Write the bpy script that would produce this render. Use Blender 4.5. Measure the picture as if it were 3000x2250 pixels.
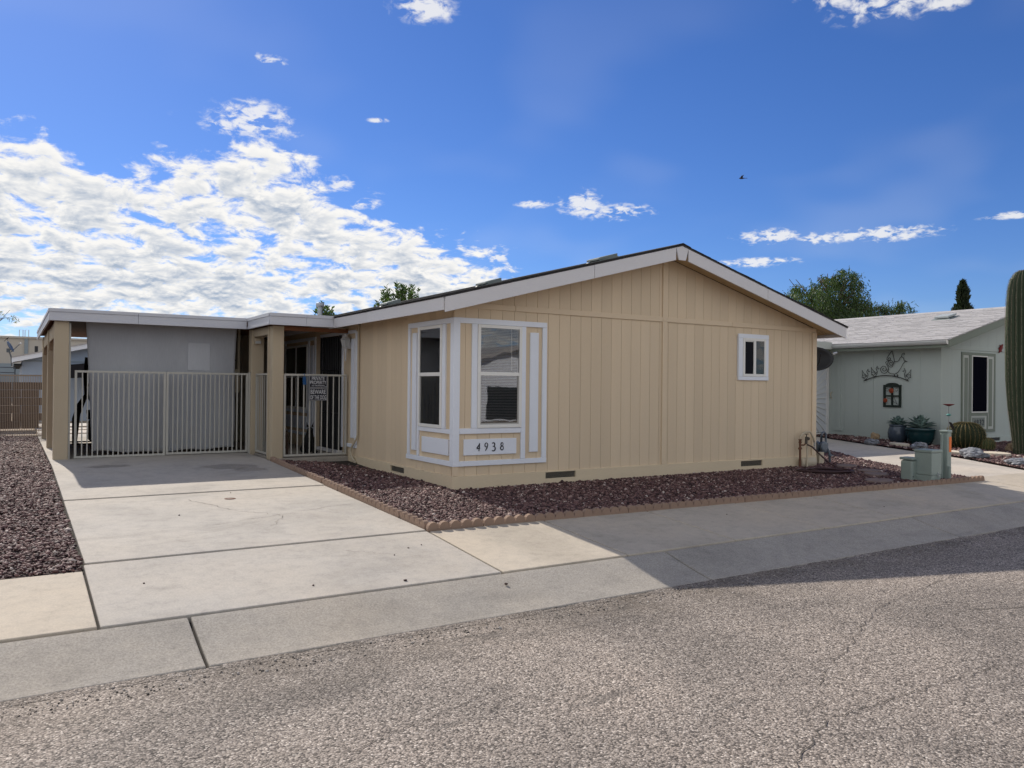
import bpy, bmesh, math, random
import numpy as np
from mathutils import Vector, Matrix, Euler, noise as mnoise

random.seed(7); RNG = np.random.default_rng(11)
for o in list(bpy.data.objects): bpy.data.objects.remove(o)
SC = bpy.context.scene
COL = SC.collection
R = math.radians

# ------------------------------------------------------------------ camera
cam_d = bpy.data.cameras.new('camera'); cam = bpy.data.objects.new('camera', cam_d); COL.objects.link(cam)
yaw, pitch, roll = 0.5639478, 0.0036131, 0.0100802
fwd = Vector((math.sin(yaw)*math.cos(pitch), math.cos(yaw)*math.cos(pitch), math.sin(pitch)))
rgt = Vector((math.cos(yaw), -math.sin(yaw), 0)); upv = rgt.cross(fwd)
r2 = math.cos(roll)*rgt + math.sin(roll)*upv; u2 = -math.sin(roll)*rgt + math.cos(roll)*upv
cam.matrix_world = Matrix(((r2.x, u2.x, -fwd.x, -4.7205), (r2.y, u2.y, -fwd.y, -8.8262), (r2.z, u2.z, -fwd.z, 1.2985), (0, 0, 0, 1)))
cam_d.sensor_fit = 'HORIZONTAL'; cam_d.sensor_width = 36; cam_d.lens = 2318.76/3000*36
cam_d.clip_start = .05; cam_d.clip_end = 2000
SC.camera = cam

# ------------------------------------------------------------------ light, sky, exposure
SUN_EL, SUN_AZ = R(37.1), R(-4.8)            # azimuth from +Y towards +X
to_sun = Vector((math.sin(SUN_AZ)*math.cos(SUN_EL), math.cos(SUN_AZ)*math.cos(SUN_EL), math.sin(SUN_EL)))
sd = bpy.data.lights.new('sun', 'SUN'); sd.energy = 3.0; sd.angle = R(.53); sd.color = (1.0, .93, .82)
sun = bpy.data.objects.new('sun', sd); COL.objects.link(sun)
sun.rotation_euler = (-to_sun).to_track_quat('-Z', 'Y').to_euler(); sun.location = (0, 0, 30)
SC.view_settings.view_transform = 'Standard'; SC.view_settings.look = 'None'
SC.view_settings.gamma = 1; SC.view_settings.use_curve_mapping = False
SC.view_settings.exposure = 0.72
SC.render.engine = 'CYCLES'
SC.cycles.max_bounces = 7; SC.cycles.diffuse_bounces = 3; SC.cycles.glossy_bounces = 3; SC.cycles.transmission_bounces = 3; SC.cycles.transparent_max_bounces = 8
SC.cycles.adaptive_threshold = .02; SC.cycles.caustics_reflective = False; SC.cycles.caustics_refractive = False

W = bpy.data.worlds.new('World'); SC.world = W; W.use_nodes = True
def build_world():
    nt = W.node_tree; N = nt.nodes; L = nt.links; N.clear()
    def nd(t, **k):
        n = N.new(t)
        for a, b in k.items(): setattr(n, a, b)
        return n
    def mth(op, a, b=None, c=None, clamp=False):
        n = nd('ShaderNodeMath', operation=op, use_clamp=clamp)
        for i, x in enumerate((a, b, c)):
            if x is None: continue
            if isinstance(x, (int, float)): n.inputs[i].default_value = x
            else: L.new(x, n.inputs[i])
        return n.outputs[0]
    def sstep(x, a, b):
        n = nd('ShaderNodeMapRange', interpolation_type='SMOOTHSTEP')
        L.new(x, n.inputs[0]); n.inputs[1].default_value = a; n.inputs[2].default_value = b
        return n.outputs[0]
    out = nd('ShaderNodeOutputWorld'); mix = nd('ShaderNodeMixShader')
    sky = nd('ShaderNodeTexSky', sky_type='NISHITA'); sky.sun_disc = False
    sky.sun_elevation = SUN_EL; sky.sun_rotation = SUN_AZ
    sky.altitude = 800; sky.air_density = 1.0; sky.dust_density = .35; sky.ozone_density = 3.0
    hs = nd('ShaderNodeHueSaturation'); hs.inputs['Saturation'].default_value = SKY_SAT
    L.new(sky.outputs[0], hs.inputs['Color'])
    tint = nd('ShaderNodeMix', data_type='RGBA', blend_type='MULTIPLY'); tint.inputs[0].default_value = 1
    L.new(hs.outputs[0], tint.inputs[6]); tint.inputs[7].default_value = SKY_TINT
    bg = nd('ShaderNodeBackground'); L.new(tint.outputs[2], bg.inputs[0]); bg.inputs[1].default_value = SKY_STR
    tc = nd('ShaderNodeTexCoord'); sep = nd('ShaderNodeSeparateXYZ'); L.new(tc.outputs['Generated'], sep.inputs[0])
    x, y, z = sep.outputs
    az = mth('MULTIPLY', mth('ARCTAN2', x, y), 57.29578)
    el = mth('MULTIPLY', mth('ARCSINE', z), 57.29578)
    # cloud plane coordinates (clouds flatten towards the horizon)
    den = mth('ADD', mth('MAXIMUM', z, 0.0), .27)
    comb = nd('ShaderNodeCombineXYZ'); L.new(mth('DIVIDE', x, den), comb.inputs[0]); L.new(mth('DIVIDE', y, den), comb.inputs[1])
    def noi(scale, detail, rough, dist=0.0, off=(0, 0, 0)):
        mp = nd('ShaderNodeVectorMath', operation='ADD'); mp.inputs[1].default_value = off; L.new(comb.outputs[0], mp.inputs[0])
        n = nd('ShaderNodeTexNoise'); n.noise_dimensions = '2D'; L.new(mp.outputs[0], n.inputs['Vector'])
        n.inputs['Scale'].default_value = scale; n.inputs['Detail'].default_value = detail
        n.inputs['Roughness'].default_value = rough; n.inputs['Distortion'].default_value = dist
        return n.outputs[0]
    n_big = noi(2.2, 2, .5, .0, (3.1, 1.7, 0)); o1 = (5.3, 2.1, 0); n_mid = noi(10.0, 7, .62, .25, o1); n_f = noi(34.0, 4, .6, .3, (.7, 9.2, 0))
    n_off = noi(10.0, 4, .58, .25, (o1[0]-.003, o1[1]-.022, 0))          # the same cloud a little nearer the sun, for its shading
    # upper edge of the cloud bank as a function of azimuth
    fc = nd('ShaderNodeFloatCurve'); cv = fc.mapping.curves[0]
    pts = [(-180, 62), (-120, 66), (-60, 58), (-30, 40), (-12, 19), (-5, 14.8), (2, 14.4), (5, 13.4), (9, 14.6), (13, 16.2), (17, 15.6), (20, 12.4), (26, 10.4), (31, 8.4), (36, 6.6), (41, 4.0), (48, 1.0), (62, 0), (80, 6), (100, 30), (130, 52), (180, 62)]  # high clouds away from the view are added for neutral fill light
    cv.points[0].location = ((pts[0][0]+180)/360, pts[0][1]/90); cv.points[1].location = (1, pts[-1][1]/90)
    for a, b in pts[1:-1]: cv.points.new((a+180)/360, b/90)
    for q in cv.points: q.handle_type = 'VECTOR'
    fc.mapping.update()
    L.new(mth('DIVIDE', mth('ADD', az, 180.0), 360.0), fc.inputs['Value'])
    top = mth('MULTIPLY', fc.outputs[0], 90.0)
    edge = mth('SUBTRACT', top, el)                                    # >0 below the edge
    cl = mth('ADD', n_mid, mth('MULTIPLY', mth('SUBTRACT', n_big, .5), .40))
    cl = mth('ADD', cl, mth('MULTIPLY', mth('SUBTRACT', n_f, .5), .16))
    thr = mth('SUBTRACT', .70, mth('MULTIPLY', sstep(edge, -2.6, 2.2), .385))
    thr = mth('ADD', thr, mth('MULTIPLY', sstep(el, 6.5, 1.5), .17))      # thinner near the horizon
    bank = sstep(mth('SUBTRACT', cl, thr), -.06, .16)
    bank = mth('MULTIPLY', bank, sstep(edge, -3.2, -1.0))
    # separate small clouds: azimuth, elevation, half width, half height, strength
    small = [(14.0, 17.6, 2.4, .9, 1.0), (12.0, 17.0, 1.4, .5, .5), (20.0, 14.0, .9, .45, .6), (21.5, 12.7, 1.6, .4, .3), (15.0, 21.4, 1.8, .5, .0),
             (57.8, 24.4, 3.4, 1.1, 1.0), (54.6, 25.0, 2.4, .7, .7), (61.0, 23.4, 1.5, .5, .3), (25.6, 25.6, 2.4, 1.0, .5), (43.0, 26.4, 1.2, .6, .4), (22.5, 18.3, 1.2, .2, .1),
             (37.2, 13.0, 1.5, .8, .8), (40.2, 12.4, 2.4, .5, .6), (33.8, 13.0, 1.6, .3, .2), (50.3, 10.4, 2.1, .42, .8), (53.4, 10.1, 1.6, .36, .8), (57.7, 10.2, 2.8, .38, 1.0),
             (64.6, 10.7, 2.0, .22, .4), (49.5, 8.7, 2.6, .28, .7), (42.5, 8.6, 1.8, .7, .9), (31.2, 9.3, .8, .4, .6)]
    ae = nd('ShaderNodeCombineXYZ'); L.new(az, ae.inputs[0]); L.new(el, ae.inputs[1])
    acc = None
    for a, e, ra, re, k in small:
        vm = nd('ShaderNodeVectorMath', operation='MULTIPLY_ADD'); ra *= 1.0+.7*k; re *= 1.15+.75*k
        L.new(ae.outputs[0], vm.inputs[0]); vm.inputs[1].default_value = (1/ra, 1/re, 0); vm.inputs[2].default_value = (-a/ra, -e/re, 0)
        gr = nd('ShaderNodeTexGradient', gradient_type='SPHERICAL'); L.new(vm.outputs[0], gr.inputs[0]); g = gr.outputs['Fac']
        acc = g if acc is None else mth('MAXIMUM', acc, g)
    sm = sstep(mth('MULTIPLY', mth('ADD', acc, .12), mth('ADD', mth('ADD', mth('MULTIPLY', n_mid, 2.6), mth('MULTIPLY', n_f, 2.6)), -1.85)), .22, .85)
    sm = mth('MULTIPLY', sm, sstep(acc, 0.0, .15))
    alpha = mth('MAXIMUM', bank, mth('MULTIPLY', sm, .80))
    veil = mth('MULTIPLY', sstep(n_big, .48, .75), mth('MULTIPLY', sstep(el, 40.0, 8.0), .07))   # a faint veil of thin cloud
    alpha = mth('MAXIMUM', alpha, veil)
    emb = mth('ADD', mth('MULTIPLY', mth('SUBTRACT', n_off, n_mid), 5.0), mth('MULTIPLY', mth('SUBTRACT', .5, n_f), 1.6))              # relief: sides away from the sun go grey
    thick = sstep(mth('SUBTRACT', cl, thr), .08, .32)
    shade = mth('ADD', mth('MULTIPLY', emb, .62), mth('MULTIPLY', thick, .62), clamp=True)
    shade = mth('MULTIPLY', shade, sstep(edge, -.8, 2.6))
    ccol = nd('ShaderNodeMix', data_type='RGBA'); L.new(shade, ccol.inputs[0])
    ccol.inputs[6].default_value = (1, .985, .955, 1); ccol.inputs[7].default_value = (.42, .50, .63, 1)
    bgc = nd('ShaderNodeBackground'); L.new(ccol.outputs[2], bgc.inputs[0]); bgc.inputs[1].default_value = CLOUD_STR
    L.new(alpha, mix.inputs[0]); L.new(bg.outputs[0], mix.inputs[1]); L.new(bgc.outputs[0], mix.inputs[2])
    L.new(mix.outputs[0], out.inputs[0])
    W.cycles.sampling_method = 'MANUAL'; W.cycles.sample_map_resolution = 1024
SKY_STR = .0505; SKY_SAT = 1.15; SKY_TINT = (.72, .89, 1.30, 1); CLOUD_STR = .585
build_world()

# ------------------------------------------------------------------ helpers
def wo(o):
    v = Vector((0, 0, 0))
    while o is not None: v += o.location; o = o.parent
    return v
def tag(o, label=None, cat=None, group=None, kind=None):
    if label: o['label'] = label
    if cat: o['category'] = cat
    if group: o['group'] = group
    if kind: o['kind'] = kind
    return o
def thing(name, loc, label, cat, group=None):
    o = bpy.data.objects.new(name, None); COL.objects.link(o); o.location = loc; o.empty_display_size = .1
    return tag(o, label, cat, group)
def link(name, me, parent=None, loc=(0, 0, 0), rot=None):
    o = bpy.data.objects.new(name, me); COL.objects.link(o); o.location = loc
    if rot: o.rotation_euler = rot
    if parent is not None: o.parent = parent
    return o
def setmat(me, m):
    me.materials.clear(); me.materials.append(m)
class MB:
    def __init__(s): s.v = []; s.f = []
    def add(s, v, f):
        b = len(s.v); s.v += [tuple(p) for p in v]; s.f += [tuple(i+b for i in q) for q in f]; return s
    def box(s, x0, y0, z0, x1, y1, z1):
        return s.add([(x0,y0,z0),(x1,y0,z0),(x1,y1,z0),(x0,y1,z0),(x0,y0,z1),(x1,y0,z1),(x1,y1,z1),(x0,y1,z1)],
                     [(0,3,2,1),(4,5,6,7),(0,1,5,4),(1,2,6,5),(2,3,7,6),(3,0,4,7)])
    def prism(s, pts, ax, a, b):
        """polygon given in the two other axes (in x,y,z order), extruded along ax from a to b"""
        def P(p, t):
            q = list(p); q.insert('xyz'.index(ax), t); return q
        n = len(pts)
        return s.add([P(p, a) for p in pts]+[P(p, b) for p in pts],
                     [tuple(range(n))[::-1], tuple(range(n, 2*n))]+[(i, (i+1) % n, n+(i+1) % n, n+i) for i in range(n)])
    def tube(s, path, r, n=8, closed=False):
        P = [Vector(p) for p in path]; m = len(P)
        rr = r if isinstance(r, (list, tuple)) else [r]*m
        up = Vector((0, 0, 1)); vs = []; prev = None
        for i in range(m):
            if closed: t = (P[(i+1) % m]-P[i-1])
            else: t = P[min(i+1, m-1)]-P[max(i-1, 0)]
            t.normalize()
            if prev is None:
                a = t.cross(up)
                if a.length < .05: a = t.cross(Vector((1, 0, 0)))
            else: a = prev-t*prev.dot(t)
            a.normalize(); prev = a; b = t.cross(a)
            for k in range(n):
                an = 2*math.pi*k/n; vs.append(P[i]+(a*math.cos(an)+b*math.sin(an))*rr[i])
        fs = []
        for i in range(m if closed else m-1):
            for k in range(n):
                fs.append((i*n+k, i*n+(k+1) % n, ((i+1) % m)*n+(k+1) % n, ((i+1) % m)*n+k))
        if not closed: fs += [tuple(range(n))[::-1], tuple((m-1)*n+k for k in range(n))]
        return s.add(vs, fs)
    def lathe(s, prof, c=(0, 0, 0), n=24, sx=1, sy=1):
        m = len(prof); vs = []
        for r, z in prof:
            for k in range(n):
                a = 2*math.pi*k/n; vs.append((c[0]+r*sx*math.cos(a), c[1]+r*sy*math.sin(a), c[2]+z))
        fs = [(i*n+k, i*n+(k+1) % n, (i+1)*n+(k+1) % n, (i+1)*n+k) for i in range(m-1) for k in range(n)]
        fs += [tuple(range(n))[::-1], tuple((m-1)*n+k for k in range(n))]
        return s.add(vs, fs)
    def ball(s, c, r, n=12, m=8):
        if isinstance(r, (int, float)): r = (r, r, r)
        vs = [(c[0], c[1], c[2]-r[2])]
        for i in range(1, m):
            t = math.pi*i/m-math.pi/2
            for k in range(n):
                a = 2*math.pi*k/n; vs.append((c[0]+r[0]*math.cos(t)*math.cos(a), c[1]+r[1]*math.cos(t)*math.sin(a), c[2]+r[2]*math.sin(t)))
        vs.append((c[0], c[1], c[2]+r[2])); fs = []
        for k in range(n): fs.append((0, 1+(k+1) % n, 1+k))
        for i in range(m-2):
            for k in range(n): fs.append((1+i*n+k, 1+i*n+(k+1) % n, 1+(i+1)*n+(k+1) % n, 1+(i+1)*n+k))
        l = len(vs)-1
        for k in range(n): fs.append((l, 1+(m-2)*n+k, 1+(m-2)*n+(k+1) % n))
        return s.add(vs, fs)
    def mesh(s, name, m, off=Vector((0, 0, 0)), smooth=False, fix=True):
        me = bpy.data.meshes.new(name)
        me.from_pydata([(p[0]-off.x, p[1]-off.y, p[2]-off.z) for p in s.v], [], s.f)
        if fix:
            bm = bmesh.new(); bm.from_mesh(me); bmesh.ops.recalc_face_normals(bm, faces=bm.faces); bm.to_mesh(me); bm.free()
        if smooth:
            me.shade_smooth()
        setmat(me, m); return me
    def build(s, name, m, parent=None, smooth=False, bevel=0, loc=None, fix=True):
        """verts are world coordinates; the part keeps its thing's origin (or gets loc as origin when top level)"""
        off = wo(parent) if parent is not None else Vector(loc or (0, 0, 0))
        o = link(name, s.mesh(name, m, off, smooth, fix), parent, (0, 0, 0) if parent is not None else off)
        if bevel:
            b = o.modifiers.new('bevel', 'BEVEL'); b.width = bevel; b.segments = 2; b.limit_method = 'ANGLE'; b.angle_limit = R(40)
        return o
def autosmooth(o, deg=35):
    me = o.data; me.shade_smooth()
    bm = bmesh.new(); bm.from_mesh(me)
    for e in bm.edges:
        if len(e.link_faces) == 2 and e.calc_face_angle(0) > R(deg): e.smooth = False
    bm.to_mesh(me); bm.free()
def raw_mesh(name, V, F, m):
    """fast mesh from numpy arrays (F: n x k)"""
    me = bpy.data.meshes.new(name); n, k = F.shape
    me.vertices.add(len(V)); me.vertices.foreach_set('co', V.astype(np.float32).ravel())
    me.loops.add(n*k); me.loops.foreach_set('vertex_index', F.astype(np.int32).ravel())
    me.polygons.add(n); me.polygons.foreach_set('loop_start', np.arange(0, n*k, k, dtype=np.int32))
    me.polygons.foreach_set('loop_total', np.full(n, k, dtype=np.int32))
    me.update(calc_edges=True); me.validate(); setmat(me, m); return me

# ------------------------------------------------------------------ materials
MATS = {}
def newmat(name):
    m = bpy.data.materials.new(name); m.use_nodes = True; nt = m.node_tree; nt.nodes.clear()
    o = nt.nodes.new('ShaderNodeOutputMaterial'); p = nt.nodes.new('ShaderNodeBsdfPrincipled')
    nt.links.new(p.outputs[0], o.inputs[0]); MATS[name] = m
    return m, nt, p, o
def _pos(nt, scale=(1, 1, 1)):
    g = nt.nodes.new('ShaderNodeNewGeometry'); mp = nt.nodes.new('ShaderNodeMapping'); mp.inputs['Scale'].default_value = scale
    nt.links.new(g.outputs['Position'], mp.inputs[0]); return mp.outputs[0], g
def _noise(nt, vec, scale, detail=4, rough=.55, dist=0):
    n = nt.nodes.new('ShaderNodeTexNoise'); nt.links.new(vec, n.inputs['Vector'])
    n.inputs['Scale'].default_value = scale; n.inputs['Detail'].default_value = detail; n.inputs['Roughness'].default_value = rough; n.inputs['Distortion'].default_value = dist
    return n.outputs[0]
def _ramp(nt, fac, stops):
    r = nt.nodes.new('ShaderNodeValToRGB'); nt.links.new(fac, r.inputs[0]); e = r.color_ramp.elements
    while len(e) < len(stops): e.new(.5)
    for q, (t, c) in zip(e, stops): q.position = t; q.color = (*c, 1) if len(c) == 3 else c
    return r.outputs[0]
def _mix(nt, fac, a, b, mode='MIX'):
    n = nt.nodes.new('ShaderNodeMix'); n.data_type = 'RGBA'; n.blend_type = mode
    for i, x in ((0, fac), (6, a), (7, b)):
        if isinstance(x, (int, float)): n.inputs[i].default_value = x
        elif isinstance(x, tuple): n.inputs[i].default_value = (*x, 1) if len(x) == 3 else x
        else: nt.links.new(x, n.inputs[i])
    return n.outputs[2]
def _bump(nt, p, h, strength, dist=.01):
    b = nt.nodes.new('ShaderNodeBump'); b.inputs['Strength'].default_value = strength; b.inputs['Distance'].default_value = dist
    nt.links.new(h, b.inputs['Height']); nt.links.new(b.outputs[0], p.inputs['Normal'])
def mul(c, k): return tuple(min(1, x*k) for x in c)
def pm(name, col, rough=.7, var=.1, scale=2.5, bump=.15, bscale=90, stretch=(1, 1, 1), spec=.3, metal=0, spots=None, bdist=.004, island=0, objvar=0):
    m, nt, p, o = newmat(name); vec, g = _pos(nt, stretch)
    n1 = _noise(nt, vec, scale, 5, .6)
    c = _ramp(nt, n1, [(.28, mul(col, 1-var)), (.72, mul(col, 1+var))])
    n2 = _noise(nt, vec, bscale, 3, .6)
    c = _mix(nt, .55, c, _ramp(nt, n2, [(.3, mul(col, 1-var*.8)), (.7, mul(col, 1+var*.8))]))
    if spots:
        sc, t, sw, sc_col = spots
        c = _mix(nt, _ramp(nt, _noise(nt, vec, sc, 6, .65), [(t, (0, 0, 0)), (t+sw, (1, 1, 1))]), c, sc_col)
    if island:
        mr = nt.nodes.new('ShaderNodeMapRange'); nt.links.new(g.outputs['Random Per Island'], mr.inputs[0]); mr.inputs[3].default_value = 1-island; mr.inputs[4].default_value = 1+island
        hv = nt.nodes.new('ShaderNodeHueSaturation'); nt.links.new(c, hv.inputs['Color']); nt.links.new(mr.outputs[0], hv.inputs['Value']); c = hv.outputs[0]
    if objvar:
        oi = nt.nodes.new('ShaderNodeObjectInfo'); mr = nt.nodes.new('ShaderNodeMapRange'); nt.links.new(oi.outputs['Random'], mr.inputs[0]); mr.inputs[3].default_value = 1-objvar; mr.inputs[4].default_value = 1+objvar
        hv = nt.nodes.new('ShaderNodeHueSaturation'); nt.links.new(c, hv.inputs['Color']); nt.links.new(mr.outputs[0], hv.inputs['Value']); c = hv.outputs[0]
    nt.links.new(c, p.inputs['Base Color']); p.inputs['Roughness'].default_value = rough
    p.inputs['Specular IOR Level'].default_value = spec; p.inputs['Metallic'].default_value = metal
    if bump: _bump(nt, p, n2, bump, bdist)
    return m
TAN = (.67, .54, .385)
M_tan = pm('tan_paint', TAN, .65, .055, 1.1, .5, 55, (3, 3, .35), spec=.25, bdist=.003, objvar=.045, spots=(1.6, .66, .14, mul(TAN, .90)))
M_tantrim = pm('tan_trim_paint', mul(TAN, 1.02), .6, .05, 2, .3, 60, (1, 1, 1), bdist=.003)
M_skirt = pm('skirt_paint', (.66, .545, .385), .65, .07, 1.6, .4, 45, (.5, .5, 3), spots=(5, .70, .05, (.42, .33, .20)), bdist=.003)
M_soffit = pm('soffit_paint', (.50, .36, .20), .7, .08, 2, .3, 50)
M_white = pm('white_paint', (.76, .795, .87), .5, .045, 2.5, .3, 60, (1, 1, 1), spots=(9, .74, .03, (.48, .45, .42)), bdist=.003)
M_fascia = pm('fascia_paint', (.66, .65, .67), .55, .06, 1.5, .4, 40, (.4, .4, 3), spots=(4, .68, .06, (.5, .47, .44)), bdist=.004)
M_vinyl = pm('window_vinyl', (.78, .77, .74), .35, .03, 3, .05, 80)
M_post = pm('stucco_post', (.475, .395, .285), .8, .05, 2, .6, 130, bdist=.004)
M_metalfascia = pm('metal_fascia', (.56, .57, .62), .42, .05, 2, .1, 30, (.6, .6, 4), spec=.5, spots=(3, .66, .1, (.48, .49, .52)))
M_gate = pm('gate_enamel', (.46, .445, .40), .5, .06, 6, .15, 90, spec=.4)
M_brownwood = pm('brown_wood', (.20, .085, .04), .7, .25, 3, .3, 40, (.4, 6, 6))
M_screen = None
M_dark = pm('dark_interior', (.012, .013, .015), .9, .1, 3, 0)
M_black = pm('black_metal', (.016, .016, .018), .45, .15, 8, .1, 60, spec=.4)
M_blackrough = pm('black_fabric', (.012, .012, .016), .9, .2, 8, .3, 60)
M_shingle_dark = pm('dark_shingle', (.045, .043, .045), .9, .3, 14, .6, 120, island=.25)
M_shingle = pm('grey_shingle', (.42, .405, .405), .9, .13, 6, .6, 150, island=.09)
M_rvent = pm('roof_vent_paint', (.20, .23, .225), .55, .1, 6, .1, 60)
M_galv = pm('galvanised', (.42, .44, .46), .38, .12, 12, .05, 60, metal=.7)
M_gutterm = pm('gutter_metal', (.52, .53, .52), .4, .04, 4, .05, 40, spec=.5)
M_brick = pm('edging_concrete', (.29, .20, .15), .9, .13, 5, .6, 110, spots=(16, .66, .04, (.22, .14, .10)), bdist=.004)
M_nbwall = pm('sage_white_paint', (.455, .505, .475), .7, .035, 1.5, .35, 60, (3, 3, .4), bdist=.003)
M_nbtrim = pm('sage_trim_paint', (.205, .235, .195), .6, .06, 2, .2, 60)
M_nbtrim2 = pm('pale_sage_trim', (.50, .52, .48), .6, .04, 2, .2, 60)
M_util = pm('utility_green_paint', (.27, .325, .295), .42, .08, 4, .1, 60, spec=.45, spots=(7, .68, .05, (.20, .25, .23)))
M_orange = pm('orange_sticker', (.82, .20, .05), .5, .04, 6, 0)
M_hose = pm('hose_rubber', (.055, .028, .028), .55, .15, 10, .05, 40)
M_gas = pm('gas_meter_paint', (.11, .135, .165), .45, .1, 10, .1, 60, spec=.45)
M_rust = pm('rusty_pipe', (.14, .065, .04), .75, .3, 30, .3, 80)
M_brass = pm('valve_metal', (.10, .085, .07), .5, .2, 20, .1, 60, metal=.5)
M_tanpipe = pm('tan_pipe', (.50, .43, .32), .5, .06, 10, .05, 60)
M_slate = pm('flagstone', (.60, .53, .43), .85, .12, 6, .4, 60)
M_slate2 = pm('stepping_stone', (.21, .155, .135), .9, .12, 8, .4, 60)
M_rock = pm('grey_boulder', (.20, .21, .235), .75, .45, 7, .8, 30, spots=(10, .60, .06, (.62, .62, .63)), bdist=.02)
M_rocktan = pm('tan_boulder', (.40, .29, .18), .85, .25, 6, .8, 25, bdist=.02)
M_potb = pm('blue_glaze', (.055, .075, .105), .22, .25, 7, .05, 40, spec=.6)
M_pott = pm('teal_glaze', (.010, .040, .046), .18, .25, 7, .05, 40, spec=.6)
M_soil = pm('soil', (.06, .045, .035), .95, .3, 30, .6, 90)
M_agave = pm('agave_leaf', (.135, .205, .185), .55, .14, 9, .05, 40, island=.15)
M_cact = pm('cactus_skin', (.03, .042, .018), .6, .2, 6, .15, 60)
M_sag = pm('saguaro_skin', (.05, .072, .042), .6, .22, 3, .2, 50, spots=(4, .72, .05, (.17, .13, .09)))
M_spine = pm('cactus_spine', (.52, .42, .22), .6, .2, 20, 0)
M_spine2 = pm('saguaro_spine', (.48, .42, .34), .7, .2, 20, 0)
M_signblack = pm('sign_black', (.010, .011, .022), .4, .05, 10, 0, spec=.4)
M_signwhite = pm('sign_white', (.62, .63, .66), .5, .03, 10, 0)
M_bluetag = pm('blue_tag', (.012, .07, .20), .5, .1, 10, 0)
M_blind = pm('blind_slat', (.17, .185, .20), .5, .04, 10, 0)
M_bark = pm('bark', (.10, .075, .055), .95, .3, 8, .6, 40)
M_red = pm('red_metal', (.22, .03, .03), .5, .2, 10, .05, 60)
M_tealglass = pm('teal_enamel', (.10, .30, .28), .3, .2, 10, 0)
M_ironart = pm('wrought_iron', (.022, .016, .015), .6, .3, 20, .1, 60)
M_greenwood = pm('dark_green_wood', (.018, .028, .022), .7, .3, 12, .3, 60)
M_poppy = pm('rust_red_flower', (.28, .055, .02), .5, .2, 20, .1, 60)
M_bluehouse = pm('pale_blue_siding', (.34, .41, .52), .75, .04, 1.5, .2, 40)
M_tanwall = pm('tan_block_wall', (.50, .47, .42), .85, .05, .6, .2, 20)
M_bluewall = pm('grey_blue_wall', (.27, .32, .36), .85, .04, .6, .2, 20)
M_brownwall = pm('brown_block', (.10, .07, .055), .9, .1, 2, .4, 30)
M_whitecar = pm('white_car_paint', (.75, .76, .78), .2, .02, 2, 0, spec=.5)
M_crack = pm('crack_fill', (.10, .085, .07), .95, .2, 30, 0)
M_joint = pm('joint_fill', (.03, .025, .021), .95, .3, 40, .3, 80)
M_pebble = pm('dark_pebble', (.06, .035, .03), .85, .3, 20, .3, 80)
M_dogb = pm('black_fur', (.010, .010, .011), .8, .3, 30, .5, 120)
M_dogt = pm('brown_fur', (.085, .055, .042), .85, .35, 14, .5, 120)
M_bird = pm('bird_plumage', (.035, .028, .026), .8, .2, 30, .2, 80)
M_shed = pm('shed_siding', (.36, .31, .24), .75, .06, 2, .3, 50, (3, 3, .4))
M_lamp = pm('lantern_enamel', (.50, .50, .50), .45, .04, 6, .05, 60)
M_frost = pm('lantern_glass', (.45, .46, .46), .25, .05, 6, 0)
M_rustgate = pm('fence_paint', (.40, .32, .25), .6, .08, 6, .1, 60)

def concrete(name, col, dark, grain=.16):
    m, nt, p, o = newmat(name); vec, g = _pos(nt)
    a = _noise(nt, vec, .9, 7, .62, .4)
    c = _ramp(nt, a, [(.32, mul(col, .80)), (.5, col), (.68, mul(col, 1.08))])
    warm = _noise(nt, vec, .45, 4, .6)
    c = _mix(nt, _ramp(nt, warm, [(.42, (0, 0, 0)), (.66, (.35, .35, .35))]), c, (col[0]*1.12, col[1]*1.02, col[2]*.88))
    st = _noise(nt, _pos(nt, (.5, 1.3, 1))[0], 1.7, 8, .68, .8)
    c = _mix(nt, _ramp(nt, st, [(.57, (0, 0, 0)), (.74, (.6, .6, .6))]), c, dark)
    c = _mix(nt, .85, c, _ramp(nt, _noise(nt, vec, 9, 6, .72), [(.32, (.84, .84, .85)), (.5, (1, 1, 1)), (.70, (1.07, 1.065, 1.05))]), 'MULTIPLY')
    fine = _noise(nt, vec, 75, 3, .75)
    c = _mix(nt, .8, c, _ramp(nt, fine, [(.25, (1-grain*1.7,)*3), (.75, (1+grain*.6,)*3)]), 'MULTIPLY')
    sp = _noise(nt, vec, 38, 2, .6)
    c = _mix(nt, _ramp(nt, sp, [(.73, (0, 0, 0)), (.78, (.5, .5, .5))]), c, mul(dark, .7))
    nt.links.new(c, p.inputs['Base Color']); p.inputs['Roughness'].default_value = .85; p.inputs['Specular IOR Level'].default_value = .25
    b = _mix(nt, .35, fine, _noise(nt, vec, 30, 5, .7)); _bump(nt, p, b, .3, .004)
    return m
M_conc = concrete('driveway_concrete', (.445, .412, .372), (.30, .275, .245))
M_walk = concrete('sidewalk_concrete', (.50, .44, .362), (.37, .325, .27), .12)
M_curb = concrete('gutter_concrete', (.41, .375, .33), (.29, .265, .235), .32)
M_nbdrive = concrete('pale_driveway_concrete', (.54, .49, .43), (.38, .34, .30), .1)

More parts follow.
